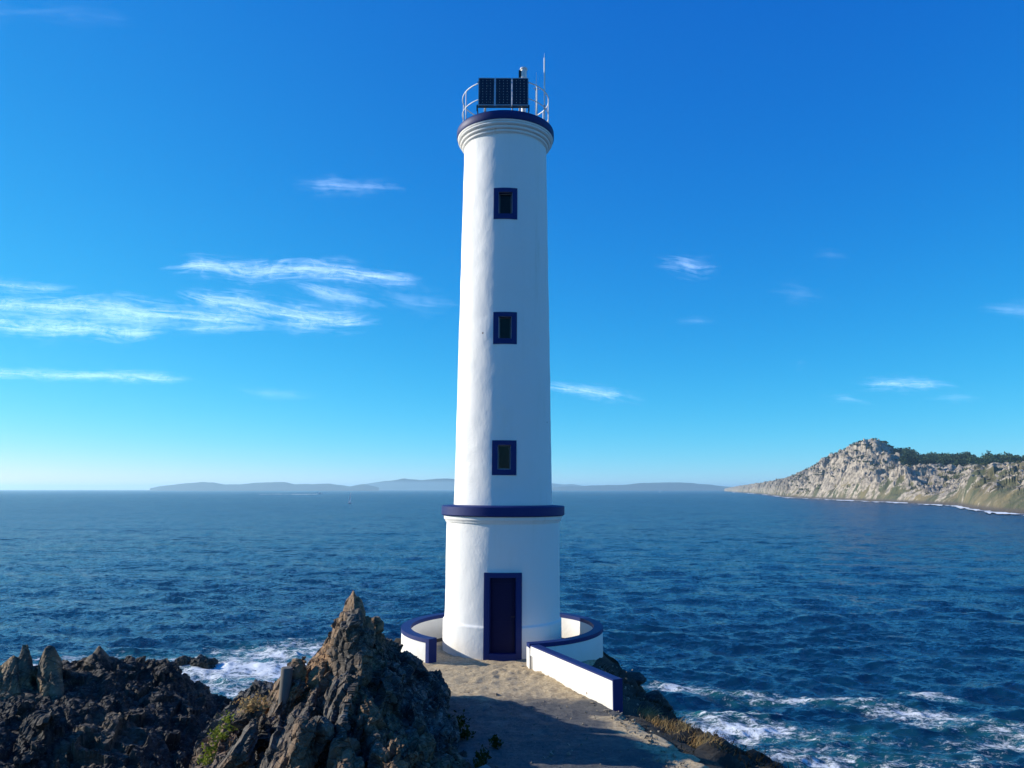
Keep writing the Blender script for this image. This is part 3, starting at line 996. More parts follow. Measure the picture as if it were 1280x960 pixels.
def build_rock(name, shards, mat, voxel=0.045, slabs=0, slab=0.5, amp=1.0, seed=1, fr=None, proud=0.5, crown=None, small=(), stain=()):
    rnd = random.Random(seed)
    e1, e2, e3 = fr or frame((.45, .35, .82), (-.75, -.4, .5))
    V, Fs = [], []
    surf = []
    for si, pts in enumerate(shards):
        v, f = hull_arrays(pts)
        o = len(V)
        V += v
        Fs += [[i + o for i in q] for q in f]
        for q in f:
            a, b, c = v[q[0]], v[q[1]], v[q[2]]
            cr = (b - a).cross(c - a)
            ar = cr.length / 2
            if ar > 1e-6 and cr.normalized().z > -0.3:
                surf.append((ar, a, b, c, cr.normalized(), 0.6 if si in small else 1.0))
    peaks = sorted((p for pts in shards for p in pts), key=lambda p: -p.z)
    def topz(c):
        return max(p.z + 0.2 - 0.0 * (p - c).length for p in peaks[:1]) if crown is None else crown
    tot = sum(q[0] for q in surf)
    for k in range(slabs):
        x = rnd.random() * tot
        for q in surf:
            x -= q[0]
            if x <= 0: break
        u, w = rnd.random(), rnd.random()
        if u + w > 1: u, w = 1 - u, 1 - w
        c = q[1] + (q[2] - q[1]) * u + (q[3] - q[1]) * w
        sz = slab * (0.3 + 1.2 * rnd.random() ** 2.2) * min(1.0, max(0.25, (topz(c) - c.z) / 1.1)) * q[5]
        L, W, T = sz * rnd.uniform(.6, 1.1), sz * rnd.uniform(.28, .6), sz * rnd.uniform(.12, .26)
        j = lambda g: Vector((rnd.gauss(0, g), rnd.gauss(0, g), rnd.gauss(0, g)))
        a1 = (e1 + j(.10)).normalized()
        a3 = (e3 + j(.10)).normalized()
        a2 = a3.cross(a1).normalized()
        ext = abs(q[4].dot(a1)) * L + abs(q[4].dot(a2)) * W + abs(q[4].dot(a3)) * T
        c = c - a1 * L * (0.65 if q[5] == 1.0 else 1.0) - q[4] * (ext - proud * rnd.uniform(.1, 1.0) * T - 0.02)
        tap = rnd.uniform(.35, .95)
        sk = rnd.uniform(-.35, .35)
        pts = []
        for sx in (-1, 1):
            for sy in (-1, 1):
                for sz_ in (-1, 1):
                    tp = tap if sx > 0 else 1
                    pts.append(c + a1 * (sx * L * rnd.uniform(.8, 1.1) + sk * sy * W) + a2 * sy * W * tp * rnd.uniform(.8, 1.1) + a3 * sz_ * T * tp * rnd.uniform(.8, 1.15))
        v, f = hull_arrays(pts)
        o = len(V)
        V += v
        Fs += [[i + o for i in q2] for q2 in f]
    me = bpy.data.meshes.new(name)
    me.from_pydata(V, [], Fs)
    ob = bpy.data.objects.new(name, me)
    COL.objects.link(ob)
    md = ob.modifiers.new('remesh', 'REMESH')
    md.mode = 'VOXEL'
    md.voxel_size = voxel
    dg = bpy.context.evaluated_depsgraph_get()
    dg.update()
    m2 = bpy.data.meshes.new_from_object(ob.evaluated_get(dg))
    bpy.data.objects.remove(ob)
    bpy.data.meshes.remove(me)
    n = len(m2.vertices)
    co = np.zeros(n * 3, np.float32); m2.vertices.foreach_get('co', co)
    no = np.zeros(n * 3, np.float32); m2.vertices.foreach_get('normal', no)
    co = co.reshape(-1, 3).astype(float); no = no.reshape(-1, 3).astype(float)
    q = co @ np.array([[*e1], [*e2], [*e3]]).T
    wq = q + 0.05 * np.stack([fbm(co * 2.0 + 5, 3, 50), fbm(co * 2.0 + 25, 3, 51), fbm(co * 2.0 + 45, 3, 52)], 1)
    # stepped joints along the bedding, open cracks, fine roughness
    _, _, idl = worley(wq * np.array([0.8, 1.6, 5.0]), seed + 1)
    f1, f2, idb = worley(wq * np.array([2.6, 4.5, 9.0]), seed + 2)
    sc = np.array([1.1, 1.9, 3.6])
    _, _, idf, cen, hid = worley(wq * sc, seed + 5, True)
    off = wq - cen / sc
    tv = np.stack([(hid & 1023) / 511.5 - 1, ((hid >> 10) & 1023) / 511.5 - 1, ((hid >> 20) & 1023) / 511.5 - 1], 1)
    d = np.clip((off * tv).sum(1) * 0.36, -0.13, 0.13) + (idf - 0.5) * 0.07
    d += (idl - 0.5) * 0.06 + (idb - 0.5) * 0.03
    d -= 0.04 * np.clip(1 - (f2 - f1) / 0.15, 0, 1)
    d += 0.015 * fbm(q * np.array([0.9, 1.4, 2.0]), 3, seed + 3) + 0.010 * (ridged(q * np.array([2.5, 4.0, 6.0]), 3, seed + 4) - 0.6)
    tip = np.clip((co[:, 2].max() - co[:, 2]) / 0.55, 0.12, 1)       # thin tips keep their shape
    co = co + no * (d * amp * tip)[:, None]
    m2.vertices.foreach_set('co', co.astype(np.float32).ravel())
    m2.update()
    smooth(m2, False)
    o = link(name, m2, None)
    m2.materials.clear()
    m2.materials.append(mat)
    if stain:
        oc = np.zeros(n)
        for c, r in stain:
            oc = np.maximum(oc, np.exp(-(np.linalg.norm(co - np.array(c), axis=1) / r) ** 2))
        attr(m2, 'ochre', np.clip(oc * 1.4, 0, 1))
    recenter(o)
    return o

def P3(*a):
    return [at(*p) for p in a]

big = [
    # spire
    P3((442, 736, 14.6), (436, 752, 14.6), (448, 754, 14.8), (417, 790, 15.2), (442, 779, 14.0), (462, 788, 15.0), (453, 812, 13.7), (472, 828, 15.2), (411, 806, 15.5), (452, 842, 13.5), (403, 850, 14.8), (450, 800, 15.9), (430, 880, 13.6), (480, 860, 14.6)),
    # lower pale block
    P3((405, 852, 14.3), (447, 842, 13.3), (388, 888, 13.9), (436, 878, 12.6), (390, 932, 13.2), (421, 928, 12.1), (392, 990, 12.4), (418, 990, 11.4), (440, 900, 14.6), (410, 858, 15), (445, 990, 12.8)),
    # second pale block
    P3((446, 858, 13.6), (459, 876, 12.7), (432, 888, 13.4), (468, 905, 12.45), (430, 922, 13.0), (472, 918, 12.3), (436, 990, 12.3), (486, 990, 11.5), (482, 880, 14.5), (452, 866, 14.6)),
    # dark shoulder on the path side
    P3((464, 793, 15.3), (493, 809, 15.9), (530, 832, 16.2), (556, 860, 15.4), (566, 894, 14.4), (590, 975, 12.5), (505, 990, 11.9), (458, 845, 14.4), (484, 900, 13.2), (550, 990, 12.0), (478, 804, 17), (528, 843, 17.0), (470, 990, 13)),
    P3((469, 775, 15.5), (476, 777, 15.5), (462, 806, 15.3), (482, 808, 15.5), (474, 804, 16.0), (473, 825, 15.1)),
    P3((482, 808, 16.0), (490, 820, 15.9), (476, 822, 15.8), (501, 834, 15.9), (487, 826, 16.4)),
    P3((518, 850, 15.7), (537, 860, 15.6), (546, 880, 15.0), (528, 900, 14.2), (510, 870, 14.9), (536, 872, 16.1)),
    P3((555, 900, 14), (575, 930, 13.2), (560, 960, 12.5), (540, 930, 13), (565, 960, 13.4), (595, 985, 12.2), (550, 990, 11.9)),
    # lit brown slab on the left
    P3((411, 812, 15.0), (399, 822, 15.7), (386, 838, 15.8), (368, 866, 15.7), (348, 896, 15.0), (326, 930, 14.0), (308, 990, 12.9), (352, 990, 11.8), (377, 922, 12.7), (390, 868, 13.5), (406, 832, 14.2), (372, 990, 12.4), (396, 940, 13.8), (400, 850, 16)),
    P3((330, 905, 13.4), (350, 890, 13.4), (338, 960, 12.3), (322, 960, 12.5), (352, 940, 12.6), (345, 985, 12.2), (345, 900, 14)),
    # sloping left flank with the knob behind the post
    P3((343, 866, 16.5), (316, 864, 16.5), (292, 886, 16), (267, 906, 15.3), (253, 932, 14.2), (224, 990, 12.6), (330, 990, 12.4), (345, 905, 14.4), (357, 875, 15.5), (300, 875, 18.2), (250, 945, 17.5), (350, 880, 17.5)),
    P3((312, 857, 16.6), (322, 852, 16.6), (342, 853, 16.6), (350, 864, 16.5), (350, 880, 15.9), (308, 876, 15.9), (330, 855, 17.4), (315, 872, 17.2)),
    # broken pieces at the foot
    P3((470, 940, 12.0), (495, 935, 12.0), (500, 990, 11.4), (462, 990, 11.3), (485, 950, 12.8)),
    P3((425, 945, 11.8), (440, 930, 11.9), (455, 955, 11.7), (450, 992, 11.2), (418, 992, 11.2), (440, 950, 12.6)),
    P3((270, 930, 13.8), (284, 905, 14.4), (300, 930, 13.8), (295, 985, 12.6), (262, 985, 12.7), (285, 930, 14.8)),
]
o = build_rock('rock', big, M_ROCK, 0.027, 210, 0.95, 1.0, 3, frame((.30, .30, .9), (-.75, -.45, .4)), 0.3, None, (0, 3, 4, 5, 6, 8, 10, 11), [(at(400, 835, 14.8), .75), (at(385, 865, 14.2), .6), (at(330, 890, 14.6), .7), (at(290, 925, 14.2), .7), (at(474, 785, 15.5), .3)])
tag(o, 'big pointed dark grey rock rising left of the path', 'rock')

ridge = [
    P3((-70, 862, 18), (60, 858, 18.2), (100, 842, 18.5), (124, 822, 18.5), (150, 834, 19), (205, 830, 19), (222, 850, 18.5), (283, 884, 18), (-90, 990, 13.5), (150, 990, 13.5), (320, 990, 14.5), (310, 930, 17), (-60, 862, 21), (200, 842, 21.5), (290, 895, 20)),
    P3((124, 806, 18.4), (112, 822, 18.3), (138, 822, 18.4), (104, 850, 17.8), (150, 850, 17.9), (125, 825, 19.2), (130, 870, 17.4)),
    P3((100, 827, 18.2), (92, 838, 18.1), (108, 836, 18.2), (90, 860, 17.7), (112, 862, 17.7), (100, 840, 18.8)),
    P3((190, 824, 18.6), (210, 821, 18.6), (219, 838, 18.5), (182, 840, 18.3), (185, 875, 17.4), (222, 868, 17.6), (205, 830, 19.5)),
    P3((150, 826, 18.7), (165, 822, 18.7), (180, 830, 18.7), (145, 850, 18), (182, 855, 18), (165, 835, 19.5)),
    P3((222, 846, 18.4), (240, 853, 18.3), (262, 868, 18.1), (230, 880, 17.3), (265, 890, 17.5), (240, 870, 19)),
    P3((28, 890, 15.6), (48, 885, 15.6), (55, 915, 14.9), (20, 925, 14.7), (52, 950, 14.2), (18, 960, 14), (35, 900, 16.6)),
    P3((-30, 900, 15.8), (5, 905, 15.6), (12, 950, 14.5), (-30, 970, 14.2), (0, 930, 16)),
    P3((80, 900, 16), (105, 905, 15.8), (110, 950, 14.6), (70, 955, 14.5), (95, 910, 16.6)),
    P3((140, 880, 17), (170, 885, 17), (175, 930, 15.6), (130, 935, 15.4), (150, 890, 17.8)),
    P3((215, 930, 16.4), (250, 900, 17.3), (270, 920, 16.8), (255, 985, 14.8), (205, 985, 14.6), (245, 930, 17.4)),
]
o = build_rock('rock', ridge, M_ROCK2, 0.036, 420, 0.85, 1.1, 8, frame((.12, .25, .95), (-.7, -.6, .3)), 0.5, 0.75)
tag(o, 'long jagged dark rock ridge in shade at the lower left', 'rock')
sp = [
    P3((28.5, 805, 17.4), (35, 805, 17.4), (39, 830, 17.4), (38, 872, 17.0), (18, 872, 17.0), (22, 828, 17.3), (31, 820, 18.0), (30, 870, 17.8)),
    P3((18, 817, 17.3), (22, 826, 17.3), (8, 828, 17.3), (-14, 846, 17.3), (-18, 900, 16.4), (26, 890, 16.6), (10, 840, 18.1), (0, 880, 18)),
]
o = build_rock('rock', sp, M_ROCK3, 0.03, 40, 0.35, 0.6, 15, frame((.15, .05, .98), (-.9, -.4, .1)))
tag(o, 'ochre pointed rock spire standing at the left end of the ridge', 'rock', )
sp = [P3((50, 826, 17.3), (56, 810, 17.3), (61, 806, 17.4), (68, 808, 17.4), (75, 822, 17.4), (80, 848, 17.3), (80, 890, 16.6), (49, 890, 16.6), (48, 850, 17.1), (60, 812, 17.9), (76, 850, 18), (52, 850, 17.9))]
o = build_rock('rock', sp, M_ROCK3, 0.03, 12, 0.3, 0.4, 22, frame((-.05, .05, .98), (-.5, -.8, .1)))
tag(o, 'rounded upright grey rock slab beside the ochre rock spire', 'rock')

# rocks on the slope right of the parapet
def loose_rock(px, py, Y, size, mat, label, seed, flatz=0.7, nsl=14):
    rnd = random.Random(seed)
    c = at(px, py, Y)
    pts = []
    for k in range(16):
        v = Vector((rnd.gauss(0, 1), rnd.gauss(0, 1), rnd.gauss(0, 1))).normalized()
        pts.append(c + Vector((v.x * size[0], v.y * size[1], v.z * size[2] * flatz)))
    o = build_rock('rock', [pts], mat, max(0.025, min(size) / 9), nsl, min(size) * 1.1, min(1.0, min(size) * 1.2), seed)
    return tag(o, label, 'rock')
loose_rock(762, 834, 22.6, (0.22, 0.2, 0.18), M_CONC, 'small pale boulder on the cliff edge behind the parapet', 31, 0.8, 5)
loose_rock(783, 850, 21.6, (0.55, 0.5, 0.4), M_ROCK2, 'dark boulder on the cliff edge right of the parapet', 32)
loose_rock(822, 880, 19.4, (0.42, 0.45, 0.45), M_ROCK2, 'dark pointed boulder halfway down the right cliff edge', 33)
loose_rock(608, 962, 12.3, (0.14, 0.1, 0.09), M_CONC, 'small pale stone on the path beside the big rock', 34, 0.8, 3)
def sea_rock(px, py, size, label, seed):
    c = at_plane(px, py, SEA)
    rnd = random.Random(seed)
    pts = []
    for k in range(18):
        v = Vector((rnd.gauss(0, 1), rnd.gauss(0, 1), rnd.gauss(0, 1))).normalized()
        pts.append(c + Vector((v.x * size[0], v.y * size[1], v.z * size[2])))
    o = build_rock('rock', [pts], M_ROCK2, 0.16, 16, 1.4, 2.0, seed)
    return tag(o, label, 'rock')
sea_rock(255, 832, (1.5, 1.4, 1.3), 'wet black rock in the white surf, the larger one', 41)
sea_rock(229, 830, (0.9, 1.0, 0.9), 'wet black rock in the white surf, nearer the dark ridge', 42)

# ------------------------------------------------------------------ plants
def add_blade(V, Q, base, direc, length, width, bend, rnd):
    side = direc.cross(Vector((rnd.gauss(0, 1), rnd.gauss(0, 1), 0.3))).normalized() * width
    p = base
    o = len(V)
    seg = 3
    for i in range(seg + 1):
        tt_ = i / seg
        pos = base + direc * length * tt_ + Vector((bend[0], bend[1], -abs(bend[2]))) * (tt_ ** 2) * length
        wd = side * (1 - tt_ * 0.85)
        V.append(pos - wd); V.append(pos + wd)
    for i in range(seg):
        Q.append((o + 2 * i, o + 2 * i + 1, o + 2 * i + 3, o + 2 * i + 2))

def leafy(name, pts, mat, label, n, leaf, radius, seed, up=0.5):
    rnd = random.Random(seed)
    V, Q = [], []
    for k in range(n):
        c = pts[rnd.randrange(len(pts))] + Vector((rnd.gauss(0, radius), rnd.gauss(0, radius), abs(rnd.gauss(0, radius * 0.8))))
        d = Vector((rnd.gauss(0, 1), rnd.gauss(0, 1), rnd.gauss(up, .6))).normalized()
        s = d.cross(Vector((rnd.gauss(0, 1), rnd.gauss(0, 1), rnd.gauss(0, 1)))).normalized()
        L = leaf * rnd.uniform(.6, 1.4)
        o = len(V)
        V += [c, c + d * L * .5 + s * L * .28, c + d * L, c + d * L * .5 - s * L * .28]
        Q.append((o, o + 1, o + 2, o + 3))
    me = mesh_np(name, [tuple(v) for v in V], Q)
    ob = link(name, me, mat)
    recenter(ob)
    return tag(ob, label, 'plant')

dgx = bpy.context.evaluated_depsgraph_get()
dgx.update()
def hit(px, py):
    """the place on the built ground or rock seen at a photo pixel"""
    ok, loc, nrm, _, ob, _ = scene.ray_cast(dgx, Vector((0, 0, H)), ray(px, py).normalized())
    return (loc.copy(), ob) if ok else (at(px, py, 14), None)
# concrete post
pp = hit(357, 856)[0]
bm = bmesh.new()
add_lathe(bm, (0, 0), [(0.095, -0.6), (0.10, 0.27), (0.09, 0.29)], 24, True)
o = obj('concrete_post', bm, M_POST, None, (pp.x, pp.y, pp.z), shade=True, angle=40)
o.rotation_euler = (0, R(3), 0)
tag(o, 'short round grey concrete post on the left shoulder of the big rock', 'post')

leafy('shrub', [hit(287, 905)[0], hit(290, 912)[0], hit(284, 900)[0]], M_LIME, 'upper yellow green shrub on the rock flank', 190, 0.06, 0.065, 3)
leafy('shrub', [hit(272, 918)[0], hit(276, 924)[0]], M_LIME, 'middle yellow green shrub on the rock flank', 160, 0.06, 0.06, 4)
leafy('shrub', [hit(262, 945)[0], hit(258, 955)[0], hit(266, 938)[0]], M_LIME, 'lowest yellow green shrub at the foot of the rock flank', 220, 0.06, 0.07, 5)
leafy('shrub', [hit(318, 885)[0], hit(312, 890)[0]], M_STRAW, 'rusty brown heather clump below the dark knob', 260, 0.06, 0.12, 6)
b0 = [Vector((at(572, 893, 14.3).x, 14.3, 0.15)), Vector((at(566, 905, 14.0).x, 14.0, 0.1)), Vector((at(578, 900, 14.1).x, 14.1, 0.05))]
leafy('shrub', b0, M_DKLEAF, 'dark green shrub where the big rock meets the path', 420, 0.07, 0.09, 7)
b0 = [Vector((at(620, 925, 13.6).x, 13.6, 0.02)), Vector((at(618, 918, 13.6).x, 13.6, 0.1))]
leafy('shrub', b0, M_DKLEAF, 'small dark weed tuft growing out of the path', 150, 0.06, 0.05, 8, 1.2)
b0 = [Vector((at(600, 955, 12.6).x, 12.6, 0.05)), Vector((at(603, 945, 12.8).x, 12.8, 0.1))]
leafy('shrub', b0, M_DKLEAF, 'dark weed clump at the path edge near the pale stone', 150, 0.07, 0.06, 9, 1.0)

def grass(name, mat, label, n, fn, lmin, lmax, seed):
    rnd = random.Random(seed)
    xs, ys = fn(rnd, n)
    xs, ys = np.array(xs), np.array(ys)
    zs = ground_z(xs, ys) - 0.07
    V, Q = [], []
    for x, y, z in zip(xs, ys, zs):
        d = Vector((rnd.gauss(0.1, .3), rnd.gauss(0, .3), 1)).normalized()
        add_blade(V, Q, Vector((x, y, z)), d, rnd.uniform(lmin, lmax), rnd.uniform(.004, .009), (rnd.gauss(0.2, .3), rnd.gauss(0, .3), .25), rnd)
    me = mesh_np(name, [tuple(v) for v in V], Q)
    return tag(link(name, me, mat), label, kind='stuff')
def strip(rnd, n, c0, c1, wid, clump):
    xs, ys = [], []
    cl = [(rnd.random(), rnd.gauss(0, wid)) for _ in range(clump)]
    for _ in range(n):
        tt_, off = cl[rnd.randrange(clump)]
        tt_ += rnd.gauss(0, .02)
        xs.append(c0[0] + (c1[0] - c0[0]) * tt_ + off + rnd.gauss(0, .09))
        ys.append(c0[1] + (c1[1] - c0[1]) * tt_ + rnd.gauss(0, .12))
    return xs, ys
grass('dry_grass', M_STRAW, 'dry straw coloured grass on the slope beside the path', 1100, lambda r, n: strip(r, n, (2.6, 16.2), (3.5, 14.3), .13, 20), .10, .26, 2)
grass('dark_grass', M_DKGRASS, 'dark rough grass covering the cliff slope', 5000, lambda r, n: strip(r, n, (3.4, 20.5), (5.0, 11.5), .7, 260), .06, .18, 4)

rnd = random.Random(77)
V, Fq = [], []
for k in range(520):
    x, y = (rnd.uniform(-1.2, 2.9), rnd.uniform(12.2, 19.8))
    if k % 2: x = np.interp(y, [12.2, 15.8], [2.9, 2.1]) - abs(rnd.gauss(0, .25)) if y < 15.8 else rnd.uniform(-1.6, .5)
    sz = rnd.uniform(.008, .022) * (2.0 if rnd.random() < .08 else 1)
    c = Vector((x, y, 0.03))
    v, f = hull_arrays([c + Vector((rnd.gauss(0, .8) * sz, rnd.gauss(0, .8) * sz, rnd.gauss(0.3, .6) * sz)) for _ in range(8)])
    o = len(V)
    V += v
    Fq += [[i + o for i in q] for q in f]
me = bpy.data.meshes.new('gravel')
me.from_pydata(V, [], Fq)
M_GRAV = plain('gravel_stone', (0.30, 0.26, 0.20), 0.95, 0, 0.6, 14)
tag(link('gravel', me, M_GRAV), 'loose gravel stones strewn over the path', kind='stuff')

# ------------------------------------------------------------------ the headland across the water
SKY_PX = np.array([905, 915, 928, 940, 952, 962, 975, 990, 1000, 1010, 1025, 1040, 1052, 1062, 1072, 1080, 1090, 1100, 1110, 1125, 1140, 1160, 1180, 1200, 1225, 1250, 1280, 1340, 1420])
SKY_PY = np.array([611, 609, 607, 605, 604, 602, 600, 596, 592, 588, 580, 573, 567, 562, 557, 553.5, 551.5, 553, 559, 571, 579, 583, 584, 582, 584, 585, 585, 584, 582])
def build_headland():
    px = np.linspace(905, 1440, 800)
    shore_py = np.interp(px, [905, 950, 985, 1050, 1120, 1195, 1215, 1245, 1280, 1440], [614.2, 617.5, 622, 625, 628, 632, 636, 640, 643, 655])
    rs = np.array([-(SEA - H) / max(1e-4, -ray(p, q).z / ray(p, q).y) * -1 if False else (H - SEA) / (-ray(p, q).z / ray(p, q).y) for p, q in zip(px, shore_py)])
    sky = np.interp(px, SKY_PX, SKY_PY)
    slope = np.array([ray(p, q).z / ray(p, q).y for p, q in zip(px, sky)])
    rr = rs + np.interp(px, [905, 980, 1090, 1180, 1280, 1440], [500, 420, 420, 560, 760, 800])
    hr = H + slope * rr - SEA                                  # ridge height above the sea
    n = 260
    tt = np.concatenate([np.linspace(-0.06, 1.0, 200), np.linspace(1.0, 2.2, n - 200 + 1)[1:]])
    dirs = np.array([[ray(p, 600).x / ray(p, 600).y, 1.0] for p in px])
    depth = rs[:, None] + (rr - rs)[:, None] * tt[None, :]
    X = dirs[:, 0][:, None] * depth
    Y = depth
    prof = np.where(tt < 0, tt * 60, 0)[None, :] + 0 * depth
    t01 = np.clip(tt, 0, 1)[None, :]
    steep = np.interp(px, [905, 1000, 1090, 1160, 1220, 1280, 1440], [0.9, 0.85, 0.80, 0.62, 0.60, 0.55, 0.55])[:, None]
    rise = t01 ** steep
    rise = np.where(tt[None, :] > 1, 1 - 0.25 * sstep(1.0, 2.2, tt)[None, :], rise)
    Z = prof + rise * hr[:, None]
    p = np.stack([X.ravel(), Y.ravel(), np.zeros(X.size)], 1)
    env = (np.clip(t01 * 5, 0, 1) * np.clip((1.06 - t01) * 2.2, 0.08, 1)).repeat(1, 0)
    env = np.broadcast_to(env, Z.shape).ravel()
    big_ = ridged(p * 0.0075 + 3, 5, 61)
    mid = ridged(p * 0.028, 4, 62)
    amp = np.clip(np.broadcast_to((hr * np.interp(px, [1120, 1200], [1, 0.5]))[:, None] / 80.0, Z.shape).ravel(), 0.42, 1)
    dz = env * amp * (20 * (big_ - 0.75) + 10.0 * (mid - 0.7))
    # near brow on the right and the gully that cuts in behind it
    brow = np.exp(-(((X - 530) / 95) ** 2 + ((Y - 800) / 120) ** 2)).ravel() * 7 - np.exp(-(((X - 560) / 45) ** 2 + ((Y - 1010) / 110) ** 2)).ravel() * 14
    f1_, f2_, idv = worley(p * 0.055, 63)
    g1, g2, gid = worley(p * 0.13 + 7, 64)
    blocks = (idv > 0.55) * np.clip(0.75 - f1_, 0, 1) * 13 * env * amp
    crag = np.clip(mid - 0.55, 0, 1) * (gid - 0.2) * 10.0 * env * amp
    blocks = blocks + crag
    z = Z.ravel() + dz + brow * np.clip(t01 * 6, 0, 1).repeat(len(px), 0).ravel() + blocks
    lowz = np.clip(1 - np.abs(z - 2) / 7, 0, 1)
    z = z + lowz * 3.0 * (mid - 0.7)
    gr = np.clip(0.45 * (mid - 0.5) + 0.45 * (big_ - 0.6) + 0.8 * (blocks > 1.2) + 0.05, 0, 1.2)
    pxx = np.broadcast_to(px[:, None], Z.shape).ravel()
    gr = gr + 0.16 * sstep(1180, 1060, pxx) - 0.28 * sstep(1180, 1240, pxx) - 0.36
    V = np.stack([X.ravel(), Y.ravel(), SEA + z], 1)
    me = mesh_np('headland', V, grid_quads(len(px), n))
    smooth(me)
    attr(me, 'granite', gr)
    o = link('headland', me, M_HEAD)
    tag(o, 'rocky granite headland across the water on the right', kind='structure')
    return o
head = build_headland()

def build_islands():
    specs = [
        ('near', [(188, 610), (200, 608), (215, 606), (235, 604), (252, 602.5), (268, 603), (282, 605.5), (300, 605.5), (318, 603.5), (345, 602.6), (355, 602.8), (368, 605), (395, 605), (412, 604.4), (428, 606.5), (440, 608.5)], 11500),
        ('near', [(430, 609), (445, 606.5), (455, 605), (466, 607.5), (474, 609.5)], 11200),
        ('far', [(440, 609), (462, 604), (480, 601.5), (495, 600), (505, 598), (512, 599), (528, 600), (545, 598.5), (560, 598), (580, 600), (640, 601), (690, 604), (705, 605.5), (716, 605), (730, 607.5)], 16500),
        ('near', [(690, 609), (725, 607.5), (748, 606.5), (780, 606), (800, 603.8), (830, 603), (850, 603), (870, 604.5), (890, 606), (905, 608), (935, 610)], 12500),
    ]
    labels = ['long low hazy island at the far left horizon', 'small hazy islet just right of the long low island', 'pale distant mountainous island behind the lighthouse', 'hazy low island between the lighthouse and the headland']
    for (k, prof, dist), lab in zip(specs, labels):
        a = np.array(prof)
        px = np.linspace(a[0, 0], a[-1, 0], 220)
        py = np.interp(px, a[:, 0], a[:, 1])
        sl = np.array([ray(p, q).z / ray(p, q).y for p, q in zip(px, py)])
        hgt = np.maximum(H + sl * dist - SEA, 2)
        tt = np.linspace(-1.1, 1.1, 25)
        X = np.array([ray(p, 600).x / ray(p, 600).y for p in px])[:, None] * (dist + tt[None, :] * 700)
        Y = np.broadcast_to(dist + tt[None, :] * 700, X.shape)
        pr = np.clip(1 - np.abs(tt), -0.1, 1)[None, :]
        pp_ = np.stack([X.ravel(), Y.ravel(), np.zeros(X.size)], 1)
        nz = (fbm(pp_ * 0.004, 4, 71)).reshape(X.shape)
        Z = SEA + hgt[:, None] * pr ** 1.0 * (1 + 0.22 * nz * (1 - pr)) + 10 * nz * np.clip(pr, 0, 1) * 0.8
        Z = np.where(pr < 0, SEA - 5, Z)
        me = mesh_np('island', np.stack([X.ravel(), Y.ravel(), Z.ravel()], 1), grid_quads(len(px), len(tt)))
        smooth(me)
        o = link('island', me, M_FAR)
        tag(o, lab, kind='structure')
build_islands()

# woods on the headland
def crown_quads(V, Q, c, rx, rz, n, rnd, leaf):
    lobes = [(c + Vector((rnd.gauss(0, .45) * rx, rnd.gauss(0, .45) * rx, rnd.uniform(-.25, .45) * rz)), rnd.uniform(.45, .7)) for _ in range(6)]
    for k in range(n):
        lc, lr = lobes[k % 6]
        v = Vector((rnd.gauss(0, 1), rnd.gauss(0, 1), rnd.gauss(0, 1))).normalized() * (rnd.random() ** 0.35)
        p = lc + Vector((v.x * rx * lr, v.y * rx * lr, v.z * rz * lr))
        a = Vector((rnd.gauss(0, 1), rnd.gauss(0, 1), rnd.gauss(0, 1))).normalized()
        b = a.cross(Vector((rnd.gauss(0, 1), rnd.gauss(0, 1), rnd.gauss(0, 1)))).normalized()
        s = leaf * rnd.uniform(.6, 1.3)
        o = len(V)
        V += [p - a * s - b * s * .6, p + a * s - b * s * .6, p + a * s + b * s * .6, p - a * s + b * s * .6]
        Q.append((o, o + 1, o + 2, o + 3))
dgx = bpy.context.evaluated_depsgraph_get()
dgx.update()
def head_point(px, dist):
    d = ray(px, 600)
    x, y = d.x / d.y * dist, dist
    ok, loc, nrm, idx = head.ray_cast(Vector((x, y, 500)), Vector((0, 0, -1)))
    return loc if ok else Vector((x, y, SEA))
rnd = random.Random(12)
V, Q = [], []
def wood(px0, px1, top0, top1, dist0, dist1, n, rx, rz):
    for k in range(n):
        u = rnd.random()
        px = px0 + (px1 - px0) * u
        dist = rnd.uniform(dist0, dist1)
        g = head_point(px, dist)
        topz = at(px, top0 + (top1 - top0) * u, dist).z
        r_ = rx * rnd.uniform(.7, 1.3)
        top = topz - abs(rnd.gauss(0, 2.0)) - 4.5 * max(0, math.sin(px * 0.17) + math.sin(px * 0.083 + 1))
        h_ = min(max((top - g.z) / 2, 1.5), rz * 2.3)
        zc = g.z + h_ * 0.92
        crown_quads(V, Q, Vector((g.x, g.y, zc)), r_, h_, 130, rnd, 1.5)
wood(1097, 1126, 551, 562, 1480, 1620, 34, 7, 7)
wood(1124, 1140, 560, 557, 1440, 1560, 16, 7, 8)
wood(1128, 1180, 558, 566, 1380, 1540, 60, 8, 8)
wood(1130, 1190, 562, 569, 1230, 1390, 46, 8, 7)
wood(1195, 1290, 571, 575, 1150, 1300, 50, 8, 5)
wood(1165, 1215, 565, 563, 1330, 1520, 50, 8, 7)
wood(1208, 1300, 564, 568, 1250, 1500, 110, 8, 6)
wood(1290, 1400, 566, 566, 1200, 1450, 60, 8, 6)
wood(1225, 1300, 576, 580, 1150, 1280, 30, 7, 5)
me = mesh_np('woodland', [tuple(v) for v in V], Q)
tag(link('woodland', me, M_WOOD), 'dark pine woods along the top of the headland', kind='stuff')
V, Q = [], []
